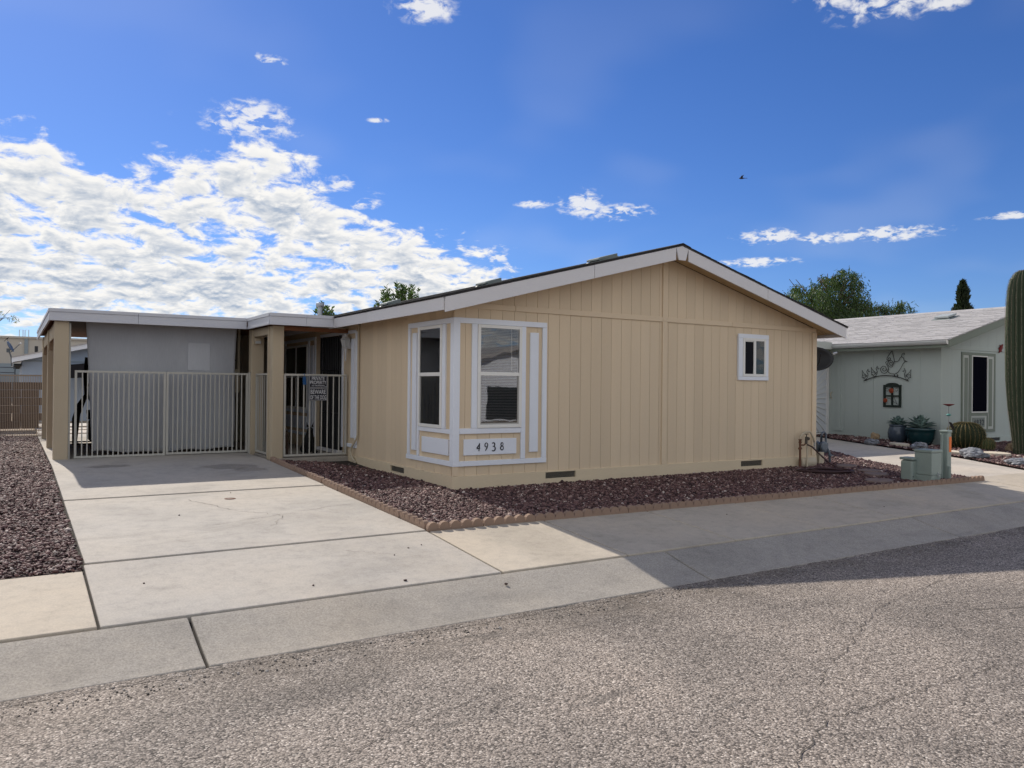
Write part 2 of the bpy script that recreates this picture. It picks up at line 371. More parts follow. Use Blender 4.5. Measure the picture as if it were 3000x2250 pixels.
def asphalt():
    m, nt, p, o = newmat('chip_seal_asphalt'); vec, g = _pos(nt)
    def vor(scale, feat='F1'):
        v = nt.nodes.new('ShaderNodeTexVoronoi'); v.feature = feat; nt.links.new(vec, v.inputs['Vector']); v.inputs['Scale'].default_value = scale; v.inputs['Randomness'].default_value = 1
        return v
    v1 = vor(92); v2 = vor(170)
    sep = nt.nodes.new('ShaderNodeSeparateColor'); nt.links.new(v1.outputs['Color'], sep.inputs[0])
    chip = _ramp(nt, sep.outputs[0], [(0, (.015, .013, .012)), (.16, (.05, .043, .038)), (.30, (.20, .175, .157)), (.6, (.29, .255, .228)), (.88, (.39, .35, .315)), (1, (.68, .63, .58))])
    sep2 = nt.nodes.new('ShaderNodeSeparateColor'); nt.links.new(v2.outputs['Color'], sep2.inputs[0])
    chip = _mix(nt, .30, chip, _ramp(nt, sep2.outputs[1], [(0, (.06, .055, .05)), (.5, (.24, .21, .19)), (1, (.46, .42, .38))]))
    gap = _ramp(nt, v1.outputs['Distance'], [(.48, (0, 0, 0)), (.9, (.8, .8, .8))])
    c = _mix(nt, gap, chip, (.045, .04, .037))
    big = _noise(nt, vec, .55, 6, .65, .6)
    c = _mix(nt, 1.0, c, _ramp(nt, big, [(.32, (.74, .72, .70)), (.5, (1.13, 1.09, 1.05)), (.68, (1.40, 1.33, 1.26))]), 'MULTIPLY')
    # worn darker seams running along the street
    seam = _noise(nt, _pos(nt, (.35, 1.5, 1))[0], 1.3, 7, .7, 1.2)
    c = _mix(nt, _ramp(nt, seam, [(.60, (0, 0, 0)), (.70, (.7, .7, .7))]), c, (.075, .068, .062))
    # grit and dirt gathered along the gutter edge
    sepx = nt.nodes.new('ShaderNodeSeparateXYZ'); nt.links.new(g.outputs['Position'], sepx.inputs[0])
    mr = nt.nodes.new('ShaderNodeMapRange'); nt.links.new(sepx.outputs[1], mr.inputs[0]); mr.inputs[1].default_value = -4.75; mr.inputs[2].default_value = -3.98
    ad = nt.nodes.new('ShaderNodeMath'); ad.operation = 'MULTIPLY'; nt.links.new(mr.outputs[0], ad.inputs[0]); nt.links.new(_ramp(nt, _noise(nt, vec, 2.2, 5, .6), [(.3, (0, 0, 0)), (.6, (1, 1, 1))]), ad.inputs[1])
    c = _mix(nt, ad.outputs[0], c, _mix(nt, .5, c, (.12, .095, .07)))
    nt.links.new(c, p.inputs['Base Color']); p.inputs['Roughness'].default_value = .85; p.inputs['Specular IOR Level'].default_value = .3
    inv = nt.nodes.new('ShaderNodeMath'); inv.operation = 'SUBTRACT'; inv.inputs[0].default_value = 1; nt.links.new(v1.outputs['Distance'], inv.inputs[1])
    _bump(nt, p, inv.outputs[0], .8, .006)
    return m
M_asph = asphalt()
def gravelmat(name, stops):
    m, nt, p, o = newmat(name); vec, g = _pos(nt)
    c = _ramp(nt, g.outputs['Random Per Island'], stops)
    n = _noise(nt, vec, 60, 4, .6)
    c = _mix(nt, .7, c, _ramp(nt, n, [(.3, (.72, .72, .72)), (.7, (1.2, 1.2, 1.2))]), 'MULTIPLY')
    nt.links.new(c, p.inputs['Base Color']); p.inputs['Roughness'].default_value = .7; p.inputs['Specular IOR Level'].default_value = .35
    _bump(nt, p, n, .4, .004); return m
M_grav = gravelmat('purple_gravel', [(0, (.035, .017, .018)), (.3, (.075, .037, .037)), (.6, (.14, .072, .068)), (.86, (.21, .122, .111)), (.96, (.36, .26, .23)), (1, (.58, .50, .45))])
M_gravbase = pm('gravel_bed_fines', (.045, .027, .028), .95, .3, 25, .8, 60)
M_earth = pm('desert_earth', (.34, .27, .20), .95, .12, .8, .4, 20)
def glass(name, tint=(.02, .024, .028), refl=1.0, opaque=.0):
    m = bpy.data.materials.new(name); m.use_nodes = True; nt = m.node_tree; nt.nodes.clear(); MATS[name] = m
    o = nt.nodes.new('ShaderNodeOutputMaterial'); mx = nt.nodes.new('ShaderNodeMixShader'); g = nt.nodes.new('ShaderNodeBsdfGlossy'); g.inputs['Roughness'].default_value = .015
    t = nt.nodes.new('ShaderNodeBsdfTransparent'); t.inputs[0].default_value = (*[1-opaque*.9]*3, 1)
    fr = nt.nodes.new('ShaderNodeFresnel'); fr.inputs[0].default_value = 1.52
    k = nt.nodes.new('ShaderNodeMath'); k.operation = 'MULTIPLY_ADD'; k.use_clamp = True; nt.links.new(fr.outputs[0], k.inputs[0]); k.inputs[1].default_value = 1.5*refl; k.inputs[2].default_value = .01
    vec, gg = _pos(nt); n = _noise(nt, vec, 2.2, 2, .5); b = nt.nodes.new('ShaderNodeBump'); b.inputs['Strength'].default_value = .05; b.inputs['Distance'].default_value = .02
    nt.links.new(n, b.inputs['Height']); nt.links.new(b.outputs[0], g.inputs['Normal'])
    nt.links.new(k.outputs[0], mx.inputs[0]); nt.links.new(t.outputs[0], mx.inputs[1]); nt.links.new(g.outputs[0], mx.inputs[2]); nt.links.new(mx.outputs[0], o.inputs[0])
    return m
M_glass = glass('window_glass'); M_glassd = glass('tinted_glass', opaque=.8, refl=.8)
def leafmat(name, c0, c1, trans=.35):
    m = bpy.data.materials.new(name); m.use_nodes = True; nt = m.node_tree; nt.nodes.clear(); MATS[name] = m
    o = nt.nodes.new('ShaderNodeOutputMaterial'); mx = nt.nodes.new('ShaderNodeMixShader'); mx.inputs[0].default_value = trans
    p = nt.nodes.new('ShaderNodeBsdfPrincipled'); t = nt.nodes.new('ShaderNodeBsdfTranslucent'); p.inputs['Roughness'].default_value = .55
    vec, g = _pos(nt); c = _mix(nt, g.outputs['Random Per Island'], c0, c1)
    c = _mix(nt, _ramp(nt, _noise(nt, vec, .9, 3, .5), [(.35, (0, 0, 0)), (.65, (.7, .7, .7))]), c, mul(c1, 1.15))
    nt.links.new(c, p.inputs['Base Color']); nt.links.new(_mix(nt, 1.0, c, (1.2, 1.3, .5), 'MULTIPLY'), t.inputs[0])
    nt.links.new(p.outputs[0], mx.inputs[1]); nt.links.new(t.outputs[0], mx.inputs[2]); nt.links.new(mx.outputs[0], o.inputs[0]); return m
M_leaf1 = leafmat('pepper_leaf', (.022, .05, .02), (.062, .10, .032)); M_leaf2 = leafmat('citrus_leaf', (.03, .07, .025), (.07, .12, .035)); M_leaf3 = leafmat('cypress_leaf', (.012, .025, .012), (.028, .045, .02), .15); M_leaf4 = leafmat('palo_verde_leaf', (.12, .15, .08), (.20, .21, .13))
def fabric():
    m = bpy.data.materials.new('shade_screen_fabric'); m.use_nodes = True; nt = m.node_tree; nt.nodes.clear(); MATS['shade'] = m
    o = nt.nodes.new('ShaderNodeOutputMaterial'); mx = nt.nodes.new('ShaderNodeMixShader'); mx.inputs[0].default_value = .22
    p = nt.nodes.new('ShaderNodeBsdfPrincipled'); t = nt.nodes.new('ShaderNodeBsdfTranslucent'); p.inputs['Roughness'].default_value = .9
    v1, g = _pos(nt, (1, 1, .06)); n = _noise(nt, v1, 130, 3, .6); n2 = _noise(nt, _pos(nt, (1, 1, .5))[0], 1.4, 5, .6)
    c = _mix(nt, .6, _ramp(nt, n, [(.3, (.40, .415, .45)), (.7, (.54, .555, .59))]), _ramp(nt, n2, [(.35, (.43, .44, .475)), (.7, (.52, .535, .56))]))
    sx = nt.nodes.new('ShaderNodeSeparateXYZ'); nt.links.new(g.outputs['Position'], sx.inputs[0])
    mr = nt.nodes.new('ShaderNodeMapRange'); nt.links.new(sx.outputs[2], mr.inputs[0]); mr.inputs[1].default_value = .75; mr.inputs[2].default_value = .2
    dm = nt.nodes.new('ShaderNodeMath'); dm.operation = 'MULTIPLY'; nt.links.new(mr.outputs[0], dm.inputs[0]); nt.links.new(_ramp(nt, _noise(nt, g.outputs['Position'], 5, 5, .6), [(.4, (0, 0, 0)), (.65, (.5, .5, .5))]), dm.inputs[1])
    c = _mix(nt, dm.outputs[0], c, (.46, .42, .36))
    nt.links.new(c, p.inputs['Base Color']); nt.links.new(c, t.inputs[0]); _bump(nt, p, n, .25, .003)
    nt.links.new(p.outputs[0], mx.inputs[1]); nt.links.new(t.outputs[0], mx.inputs[2]); nt.links.new(mx.outputs[0], o.inputs[0]); return m
M_screen = fabric()
# ------------------------------------------------------------------ ground, street, pavements
PY = [-400, -4.0, -3.96, -3.36, -1.97, 3.8, 400]; PZ = [-.37, -.37, -.36, -.215, -.10, .11, .11]
def zD(y): return float(np.interp(y, PY, PZ))
def sheet(name, m, xs, ys, zf, kind='structure', parent=None):
    V = [(x, y, zf(x, y)) for y in ys for x in xs]; n = len(xs)
    F = [(j*n+i, j*n+i+1, (j+1)*n+i+1, (j+1)*n+i) for j in range(len(ys)-1) for i in range(n-1)]
    mb = MB(); mb.add(V, F); o = mb.build(name, m, parent)
    if parent is None: tag(o, kind=kind)
    return o
sheet('ground', M_earth, [-600, -60, -20, 0, 20, 60, 600], [-600, -40, -14.6, -4.4, -3.96, -3.36, -1.97, 3.8, 30, 600], lambda x, y: zD(y)-.06)
st = tag(MB().box(-300, -12.4, -.5, 300, -3.955, -.368).build('street', M_asph), kind='structure')
def slab(mb, x0, x1, y0, y1, dz=0, th=.09):
    ys = [y0]+[y for y in PY if y0+.001 < y < y1-.001]+[y1]
    mb.prism([(y, zD(y)+dz) for y in ys]+[(y1, zD(y1)+dz-th), (y0, zD(y0)+dz-th)], 'x', x0, x1); return mb
G = .009
def pave(name, m, rects, dz=0):
    root = None
    root = thing_struct(name)
    for (x0, x1, y0, y1) in rects:
        slab(MB(), x0+G, x1-G, y0+G, y1-G, dz).build('slab', m, root, bevel=.008)
    return root
def thing_struct(name):
    o = bpy.data.objects.new(name, None); COL.objects.link(o); return tag(o, kind='structure')
gx = [-60, -40, -24.4, -16.1, -12.0, -7.9, -3.73, .43, 4.41, 8.5, 12.6, 16.7, 30, 60]
gut = thing_struct('gutter')
for a, b in zip(gx[:-1], gx[1:]):
    mb = MB(); prof = [(-3.96, -.356), (-3.90, -.346), (-3.80, -.325), (-3.70, -.301), (-3.60, -.275), (-3.50, -.248), (-3.42, -.227), (-3.366, -.215)]
    mb.prism(prof+[(-3.366, -.5), (-3.96, -.5)], 'x', a+G, b-G); mb.build('slab', M_curb, gut, bevel=.01)
JX = [-1.33, 0, 1.4, 2.8, 4.2, 5.6, 7.0, 8.4]
rects = [(a, b, -3.36, -1.99) for a, b in zip(JX[:-1], JX[1:])]
rects += [(8.4+i*1.4, 9.8+i*1.4, -3.36, -1.99) for i in range(12)]+[(25.2, 60, -3.36, -1.99)]
rects += [(-4.25-(i+1)*1.5, -4.25-i*1.5, -3.36, -2.14) for i in range(8)]+[(-60, -16.25, -3.36, -2.14)]
wlk = pave('sidewalk', M_walk, rects)
for o in wlk.children: o.location.z = .008+random.uniform(0, .003)
drvw = pave('driveway', M_conc, [(-4.25, -1.33, -3.36, -1.97), (-4.24, -1.33, -1.97, .95), (-4.24, -1.33, .95, 11.6)])
for o, dz in zip(drvw.children, (.008, .016, .025)): o.location.z = dz          # each slab has settled a little lower than the one behind it
# the ground under the joints
sheet('joint_bed', M_joint, [-60, 60], [-3.96, -3.36, -1.97, 3.8, 11.6], lambda x, y: zD(y)-.045)
# ragged asphalt lip creeping over the gutter edge
n = 900; ex = np.linspace(-14, 22, n); ey = -3.952+.016*np.sin(ex*2.3)+RNG.uniform(-.012, .016, n)+.012*np.sin(ex*7.1+1)
V = [(x, -4.02, -.3665) for x in ex]+[(x, y, -.3665+.012*min(1, max(0, (y+3.99)/.05))) for x, y in zip(ex, ey)]
mb = MB(); mb.add(V, [(i, i+1, n+i+1, n+i) for i in range(n-1)]); mb.build('edge_lip', M_asph, st, fix=False)
# hairline cracks in the driveway
RIB = .016
def ribbon(mb, pts, w):
    n = len(pts); vs = []
    for i, (x, y) in enumerate(pts):
        a = Vector(pts[max(i-1, 0)]); b = Vector(pts[min(i+1, n-1)]); t = (b-a).normalized(); nn = Vector((-t.y, t.x))
        ww = w*(.5+random.random())*(.25 if i in (0, n-1) else 1)
        for s in (-1, 1):
            q = Vector((x, y))+nn*ww*s; vs.append((q.x, q.y, zD(q.y)+.003+RIB))
    mb.add(vs, [(2*i, 2*i+1, 2*i+3, 2*i+2) for i in range(n-1)])
def jag(p, q, n=14, amp=.03):
    P = []
    for i in range(n+1):
        t = i/n; P.append((p[0]+(q[0]-p[0])*t+random.uniform(-amp, amp), p[1]+(q[1]-p[1])*t+random.uniform(-amp, amp)))
    return P
drv = bpy.data.objects['driveway']
mb = MB()
for p, q, w in [((-3.05, .55), (-2.75, -.25), .0022), ((-2.75, -.25), (-2.35, -.75), .0018), ((-3.15, -.95), (-1.4, -.35), .0018), ((-2.35, -.75), (-2.6, -1.2), .0016), ((-1.9, 3.9), (-1.55, 3.25), .006), ((-2.3, -2.35), (-1.75, -2.75), .0015), ((-2.3, 4.3), (-1.9, 3.9), .004)]:
    ribbon(mb, jag(p, q), w)
mb.build('crack', M_crack, drv, fix=False)
mb = MB(); zD_ = zD; zD = lambda y: -.3675+.0008-RIB
for p, q, w in [((-2.6, -6.9), (-1.2, -6.3), .006), ((-1.2, -6.3), (.4, -6.35), .005), ((-.9, -6.0), (.9, -5.2), .004), ((.9, -5.2), (2.6, -4.9), .004), ((.4, -6.35), (1.6, -6.9), .005), ((-3.4, -5.4), (-2.3, -5.05), .004), ((1.5, -5.6), (3.6, -6.4), .006), ((2.0, -4.5), (4.5, -4.75), .004), ((3.6, -6.4), (5.5, -6.3), .005)]:
    ribbon(mb, jag(p, q, 34, .02), w*.5)
zD = zD_; mb.build('crack', pm('tar_crack', (.085, .075, .067), .9, .3, 30, 0), st, fix=False)
# oil stains soaked into the concrete near the carport
def stain_mat(name, seed, strength):
    m = bpy.data.materials.new(name); m.use_nodes = True; nt = m.node_tree; nt.nodes.clear()
    o = nt.nodes.new('ShaderNodeOutputMaterial'); mx = nt.nodes.new('ShaderNodeMixShader'); t = nt.nodes.new('ShaderNodeBsdfTransparent'); p = nt.nodes.new('ShaderNodeBsdfPrincipled')
    p.inputs['Base Color'].default_value = (.10, .092, .085, 1); p.inputs['Roughness'].default_value = .7
    tc = nt.nodes.new('ShaderNodeTexCoord'); gr = nt.nodes.new('ShaderNodeTexGradient'); gr.gradient_type = 'SPHERICAL'; nt.links.new(tc.outputs['Object'], gr.inputs[0])
    mp = nt.nodes.new('ShaderNodeMapping'); mp.inputs['Location'].default_value = (seed, seed, 0); nt.links.new(tc.outputs['Object'], mp.inputs[0]); n = _noise(nt, mp.outputs[0], 2.2, 6, .65, .4)
    a = nt.nodes.new('ShaderNodeMath'); a.operation = 'MULTIPLY_ADD'; nt.links.new(n, a.inputs[0]); a.inputs[1].default_value = 1.3; nt.links.new(gr.outputs['Fac'], a.inputs[2])
    f = _ramp(nt, a.outputs[0], [(.80, (0, 0, 0)), (1.0, (strength,)*3)]); f2 = nt.nodes.new('ShaderNodeMath'); f2.operation = 'MULTIPLY'; nt.links.new(f, f2.inputs[0]); sm_ = nt.nodes.new('ShaderNodeMapRange'); nt.links.new(gr.outputs['Fac'], sm_.inputs[0]); sm_.inputs[2].default_value = .3; nt.links.new(sm_.outputs[0], f2.inputs[1])
    nt.links.new(f2.outputs[0], mx.inputs[0]); nt.links.new(t.outputs[0], mx.inputs[1]); nt.links.new(p.outputs[0], mx.inputs[2]); nt.links.new(mx.outputs[0], o.inputs[0]); return m
STQ = MB().add([(-1, -1, 0), (1, -1, 0), (1, 1, 0), (-1, 1, 0)], [(0, 1, 2, 3)])
for k, (x, y, a, b, s_) in enumerate([(-2.05, 3.0, .5, .38, .22), (-1.85, 2.6, .3, .25, .18), (-3.55, 3.55, .38, .2, .26), (-2.4, -.9, .5, .4, .06)]):
    o = link('oil_stain', STQ.mesh('oil_stain', stain_mat('oil_stain', k*3.7, s_), fix=False), drv, (x, y, zD(y)+(.0275 if y > .95 else .0185 if y > -1.97 else .0105)), (math.atan(.0364) if y > -1.97 else math.atan(.083), 0, 0)); o.scale = (a, b, 1)
# neighbour's driveway: near and far edge polylines, filled with three slabs
near = [(8.42, -1.99), (8.55, -.72), (8.9, .26), (9.83, 1.75), (11.0, 3.2), (11.9, 4.2)]
far = [(10.45, -1.99), (10.62, -1.6), (11.38, -.13), (11.6, .9), (12.2, 3.2), (12.6, 4.2)]
def along(poly, t):
    n = len(poly)-1; i = min(int(t*n), n-1); u = t*n-i
    return (poly[i][0]+(poly[i+1][0]-poly[i][0])*u, poly[i][1]+(poly[i+1][1]-poly[i][1])*u)
nd_ = thing_struct('neighbor_driveway')
for t0, t1 in [(0, .31), (.312, .62), (.622, 1)]:
    ts = [t0+(t1-t0)*i/5 for i in range(6)]
    A = [along(near, t) for t in ts]; B = [along(far, t) for t in ts][::-1]; P = A+B; n = len(P)
    mb = MB(); mb.add([(x, y, zD(y)+.002) for x, y in P]+[(x, y, zD(y)-.09) for x, y in P], [tuple(range(n))[::-1], tuple(range(n, 2*n))]+[(i, (i+1) % n, n+(i+1) % n, n+i) for i in range(n)])
    mb.build('slab', M_nbdrive, nd_, bevel=.008)

# ------------------------------------------------------------------ gravel beds
def inpoly(x, y, poly):
    c = np.zeros(len(x), bool); n = len(poly)
    for i in range(n):
        x1, y1 = poly[i]; x2, y2 = poly[(i+1) % n]
        if y1 == y2: continue
        k = ((y1 > y) != (y2 > y)) & (x < (x2-x1)*(y-y1)/(y2-y1)+x1); c ^= k
    return c
ICO_V = None
def ico():
    global ICO_V, ICO_F
    t = (1+5**.5)/2
    v = np.array([(-1,t,0),(1,t,0),(-1,-t,0),(1,-t,0),(0,-1,t),(0,1,t),(0,-1,-t),(0,1,-t),(t,0,-1),(t,0,1),(-t,0,-1),(-t,0,1)], float); v /= np.linalg.norm(v[0])
    f = np.array([(0,11,5),(0,5,1),(0,1,7),(0,7,10),(0,10,11),(1,5,9),(5,11,4),(11,10,2),(10,7,6),(7,1,8),(3,9,4),(3,4,2),(3,2,6),(3,6,8),(3,8,9),(4,9,5),(2,4,11),(6,2,10),(8,6,7),(9,8,1)])
    ICO_V, ICO_F = v, f
ico()
def stones(name, poly, density, size, zf, m, flat=.55, keep=None, label=None, lift=.35):
    P = np.array(poly); x0, y0 = P.min(0); x1, y1 = P.max(0); n = int((x1-x0)*(y1-y0)*density)
    x = RNG.uniform(x0, x1, n); y = RNG.uniform(y0, y1, n); k = inpoly(x, y, poly)
    if keep is not None: k &= keep(x, y)
    x, y = x[k], y[k]; n = len(x)
    s = RNG.gamma(9, size/9, n); z = zf(x, y)
    sc = np.stack([s*RNG.uniform(.75, 1.35, n), s*RNG.uniform(.6, 1.0, n), s*RNG.uniform(.35, .35+flat, n)], 1)
    V = ICO_V[None]*(1+RNG.uniform(-.28, .28, (n, 12, 1)))*sc[:, None]
    ang = RNG.uniform(0, 6.283, n); tl = RNG.normal(0, .38, n)
    ct, stn = np.cos(tl), np.sin(tl); yv = V[..., 1]*ct[:, None]-V[..., 2]*stn[:, None]; zv = V[..., 1]*stn[:, None]+V[..., 2]*ct[:, None]
    c, sn = np.cos(ang), np.sin(ang); xv = V[..., 0]*c[:, None]-yv*sn[:, None]; yv = V[..., 0]*sn[:, None]+yv*c[:, None]
    zz = z+RNG.uniform(-.3, .9, n)*s*lift
    out = np.stack([xv+x[:, None], yv+y[:, None], zv+zz[:, None]], 2).reshape(-1, 3)
    F = (ICO_F[None]+(np.arange(n)*12)[:, None, None]).reshape(-1, 3)
    o = link(name, raw_mesh(name, out, F, m)); tag(o, label, 'gravel' if label else None, kind='stuff'); return o
npD = lambda y: np.interp(y, PY, PZ)
def zbed(x, y):
    x = np.asarray(x, float); y = np.asarray(y, float)
    a = npD(y)+.022; t = np.clip((x+1.25)/1.25, 0, 1)*np.clip(y/1.0, 0, 1)*(x < 3)
    return a*(1-t)+.012*t
def bedsheet(name, poly, m, zf, nx=24, ny=40):
    P = np.array(poly); x0, y0 = P.min(0); x1, y1 = P.max(0)
    n = len(poly); bm = bmesh.new(); vs = [bm.verts.new((x, y, 0)) for x, y in poly]; bm.faces.new(vs)
    for i in range(1, ny): 
        yy = y0+(y1-y0)*i/ny; bmesh.ops.bisect_plane(bm, geom=bm.verts[:]+bm.edges[:]+bm.faces[:], plane_co=(0, yy, 0), plane_no=(0, 1, 0))
    for i in range(1, nx):
        xx = x0+(x1-x0)*i/nx; bmesh.ops.bisect_plane(bm, geom=bm.verts[:]+bm.edges[:]+bm.faces[:], plane_co=(xx, 0, 0), plane_no=(1, 0, 0))
    for v in bm.verts: v.co.z = float(zf(v.co.x, v.co.y))
    me = bpy.data.meshes.new(name); bm.to_mesh(me); bm.free(); setmat(me, m)
    return tag(link(name, me), kind='structure')
bed1 = [(-1.27, 3.56), (-1.27, -1.93), (8.25, -2.19), (8.37, -1.9), (8.49, -.72), (8.84, .26), (9.78, 1.75), (10.9, 3.2), (10.9, 4.2), (7.11, 4.2), (7.11, 0), (0, 0), (0, 3.56)]
bedsheet('gravel_bed', bed1, M_gravbase, lambda x, y: zbed(x, y)-.012, 16, 24)
stones('gravel', bed1, 1750, .0148, zbed, M_grav, label='purple brown crushed gravel around the tan house')
bed2 = [(-4.247, 11.2), (-4.262, -2.13), (-5.6, -2.12), (-5.6, 11.2)]
zb2 = lambda x, y: npD(np.asarray(y, float))+.014+.05*np.clip((-4.3-np.asarray(x, float))/1.0, 0, 1)*np.clip((np.asarray(y, float)+2)/3, 0, 1)
bedsheet('gravel_bed', [(-4.247, 11.2), (-4.262, -2.13), (-40, -2.12), (-40, 11.2)], M_gravbase, lambda x, y: zb2(x, y)-.012, 20, 12)
stones('gravel', bed2, 1650, .0152, zb2, M_grav, label='purple brown crushed gravel left of the driveway', flat=.4)
bed3 = [(10.5, -1.95), (10.66, -1.6), (11.42, -.13), (11.64, .9), (12.24, 3.2), (12.64, 4.2), (13.45, 4.2), (13.45, 1.36), (20, 1.36), (20, -1.95)]
bedsheet('gravel_bed', bed3, M_gravbase, lambda x, y: npD(y)+.02, 12, 12)
stones('gravel', bed3, 620, .023, lambda x, y: npD(y)+.03, M_grav, label='purple brown crushed gravel in front of the sage house')
# loose chips and grit on the street near the gutter and on the concrete
stones('loose_grit', [(-8, -4.22), (10, -4.22), (10, -3.93), (-8, -3.93)], 420, .0058, lambda x, y: np.full(np.shape(x), -.366), gravelmat('grit', [(0, (.05, .045, .04)), (.6, (.2, .17, .15)), (1, (.5, .46, .42))]), label='loose grit along the gutter edge')

# scalloped edging blocks
def scallop_mesh():
    L_, n = .6, 5; w = L_/n; pts = [(0.003, -.06)]
    for i in range(n):
        for k in range(7):
            a = math.pi*(1-k/6); pts.append((i*w+w/2+math.cos(a)*(w/2-.003), .024+math.sin(a)*(w/2-.003)*1.0))
    pts.append((L_-.003, -.06))
    mb = MB(); mb.prism(pts, 'y', -.026, .026); return mb.mesh('edging_block', M_brick)
SCM = scallop_mesh()
def edging(p, q, group, labels):
    d = Vector(q)-Vector(p); n = max(1, round(d.length/.6)); a = math.atan2(d.y, d.x)
    for i in range(n):
        x, y = Vector(p)+d*(i/n); y2 = y+d.y/n; z0, z1 = zD(y), zD(y2)
        o = link('edging_block', SCM, None, (x, y, z0+.004), Euler((random.uniform(-.05, .05), -math.atan2(z1-z0, .6)*1, a+random.uniform(-.015, .015)), 'XYZ')); o.rotation_mode = 'XYZ'
        o.scale = (d.length/n/.6*.992, 1, random.uniform(.94, 1.06)); tag(o, labels(i, n), 'edging', group)
ordn = ['first', 'second', 'third', 'fourth', 'fifth', 'sixth', 'seventh', 'eighth', 'ninth', 'tenth', 'eleventh', 'twelfth', 'thirteenth', 'fourteenth', 'fifteenth', 'sixteenth', 'seventeenth', 'eighteenth']
edging((-1.30, -1.90), (-1.30, 3.56), 'edging blocks beside the driveway', lambda i, n: 'scalloped edging block along the driveway, %s from the sidewalk corner' % ordn[i])
edging((-1.33, -1.955), (4.2, -2.10), 'edging blocks beside the sidewalk', lambda i, n: 'scalloped edging block along the sidewalk, %s from the driveway corner' % ordn[i])
edging((4.2, -2.10), (8.34, -2.21), 'edging blocks beside the sidewalk', lambda i, n: 'scalloped edging block along the sidewalk, %s from the right end' % (ordn[n-1-i] if i < n-1 else 'last one') if i < n-1 else 'last scalloped edging block along the sidewalk, nearest the neighbor driveway')

# ------------------------------------------------------------------ tan manufactured house
HW, HL, XR = 7.11, 14.0, 3.555
SL = .26; ZR = 3.405
def ztop(x): return ZR-SL*abs(x-XR)
HOUSE = thing('manufactured_house', (HW/2, 0, 0), 'tan manufactured house with white trim and the number 4938', 'house')
def hb(name, m, x0, y0, z0, x1, y1, z1, parent=None, bevel=.003):
    return MB().box(x0, y0, z0, x1, y1, z1).build(name, m, parent or HOUSE, bevel=bevel)
# walls (backing), then one plank object per board between grooves
gw = MB().prism([(.02, -.05), (HW-.02, -.05), (HW-.02, ztop(HW)-.12), (XR, ZR-.12), (.02, ztop(0)-.12)], 'y', .012, .12).build('gable_wall', M_tan, HOUSE)
sw = MB().box(.012, .12, -.05, .12, HL, 2.40).build('side_wall', M_tan, HOUSE)
MB().box(HW-.12, .12, -.05, HW-.0, HL, 2.40).build('side_wall', M_tan, HOUSE)
MB().prism([(.02, -.05), (HW-.02, -.05), (HW-.02, ztop(HW)-.12), (XR, ZR-.12), (.02, ztop(0)-.12)], 'y', HL-.12, HL).build('gable_wall', M_tan, HOUSE)
GP = .1835; gg = .0019
BAYW = (.324, .997, .766, 2.10); RW = (5.19, 5.83, 1.48, 2.16)
xs = [.06]+[.156+GP*k for k in range(40) if .156+GP*k < 7.0]+[7.02]
ZB0, ZB1 = 2.296, 2.368
for a, b in zip(xs[:-1], xs[1:]):
    a2, b2 = a+gg, b-gg
    mid = (a+b)/2
    segs = [(.13, ZB0+.01)]
    for w in (BAYW, RW):
        if w[0]-.02 < mid < w[1]+.02: segs = [(.13, w[2]+.01), (w[3]-.01, ZB0+.01)]
    for z0, z1 in segs: MB().box(a2, 0, z0, b2, .014, z1).build('plank', M_tan, gw, bevel=.0015)
    ta, tb = ztop(a2)-.13, ztop(b2)-.13
    if min(ta, tb) > ZB1+.01:
        pts = [(a2, ZB1-.01), (b2, ZB1-.01), (b2, tb)]+([(XR, ZR-.13)] if a2 < XR < b2 else [])+[(a2, ta)]
        MB().prism(pts, 'y', 0, .014).build('plank', M_tan, gw, bevel=.0015)
    elif max(ta, tb) > ZB1+.01:
        hi = a2 if ta > tb else b2; xx = a2+(b2-a2)*((ZB1-ta)/(tb-ta))
        MB().prism([(hi, ZB1-.01), (xx, ZB1-.01), (hi, max(ta, tb))], 'y', 0, .014).build('plank', M_tan, gw)
# band, centre batten, corner boards
for a, b in [(.9, 3.51), (3.60, 5.0), (5.005, HW-.0)]: hb('band_board', M_tantrim, a, -.018, ZB0, b, .012, ZB1)
hb('band_board', M_tantrim, .065, -.0172, ZB0, .895, .012, ZB1)
hb('batten', M_tantrim, 3.512, -.020, .161, 3.598, .012, ZB0-.001); hb('batten', M_tantrim, 3.512, -.0205, ZB0+.0, 3.598, .012, ZR-.14)
hb('corner_board', M_tantrim, HW-.10, -.020, .161, HW+.012, .012, ZB0-.002); hb('corner_board', M_tantrim, -.018, -.0185, 2.172, .064, .012, 2.36); hb('corner_board', M_tantrim, -.018, -.0185, .162, .064, .012, .282)
hb('corner_board', M_tantrim, HW-.055, -.02, ZB1+.001, HW+.012, .012, ZB1+.05)
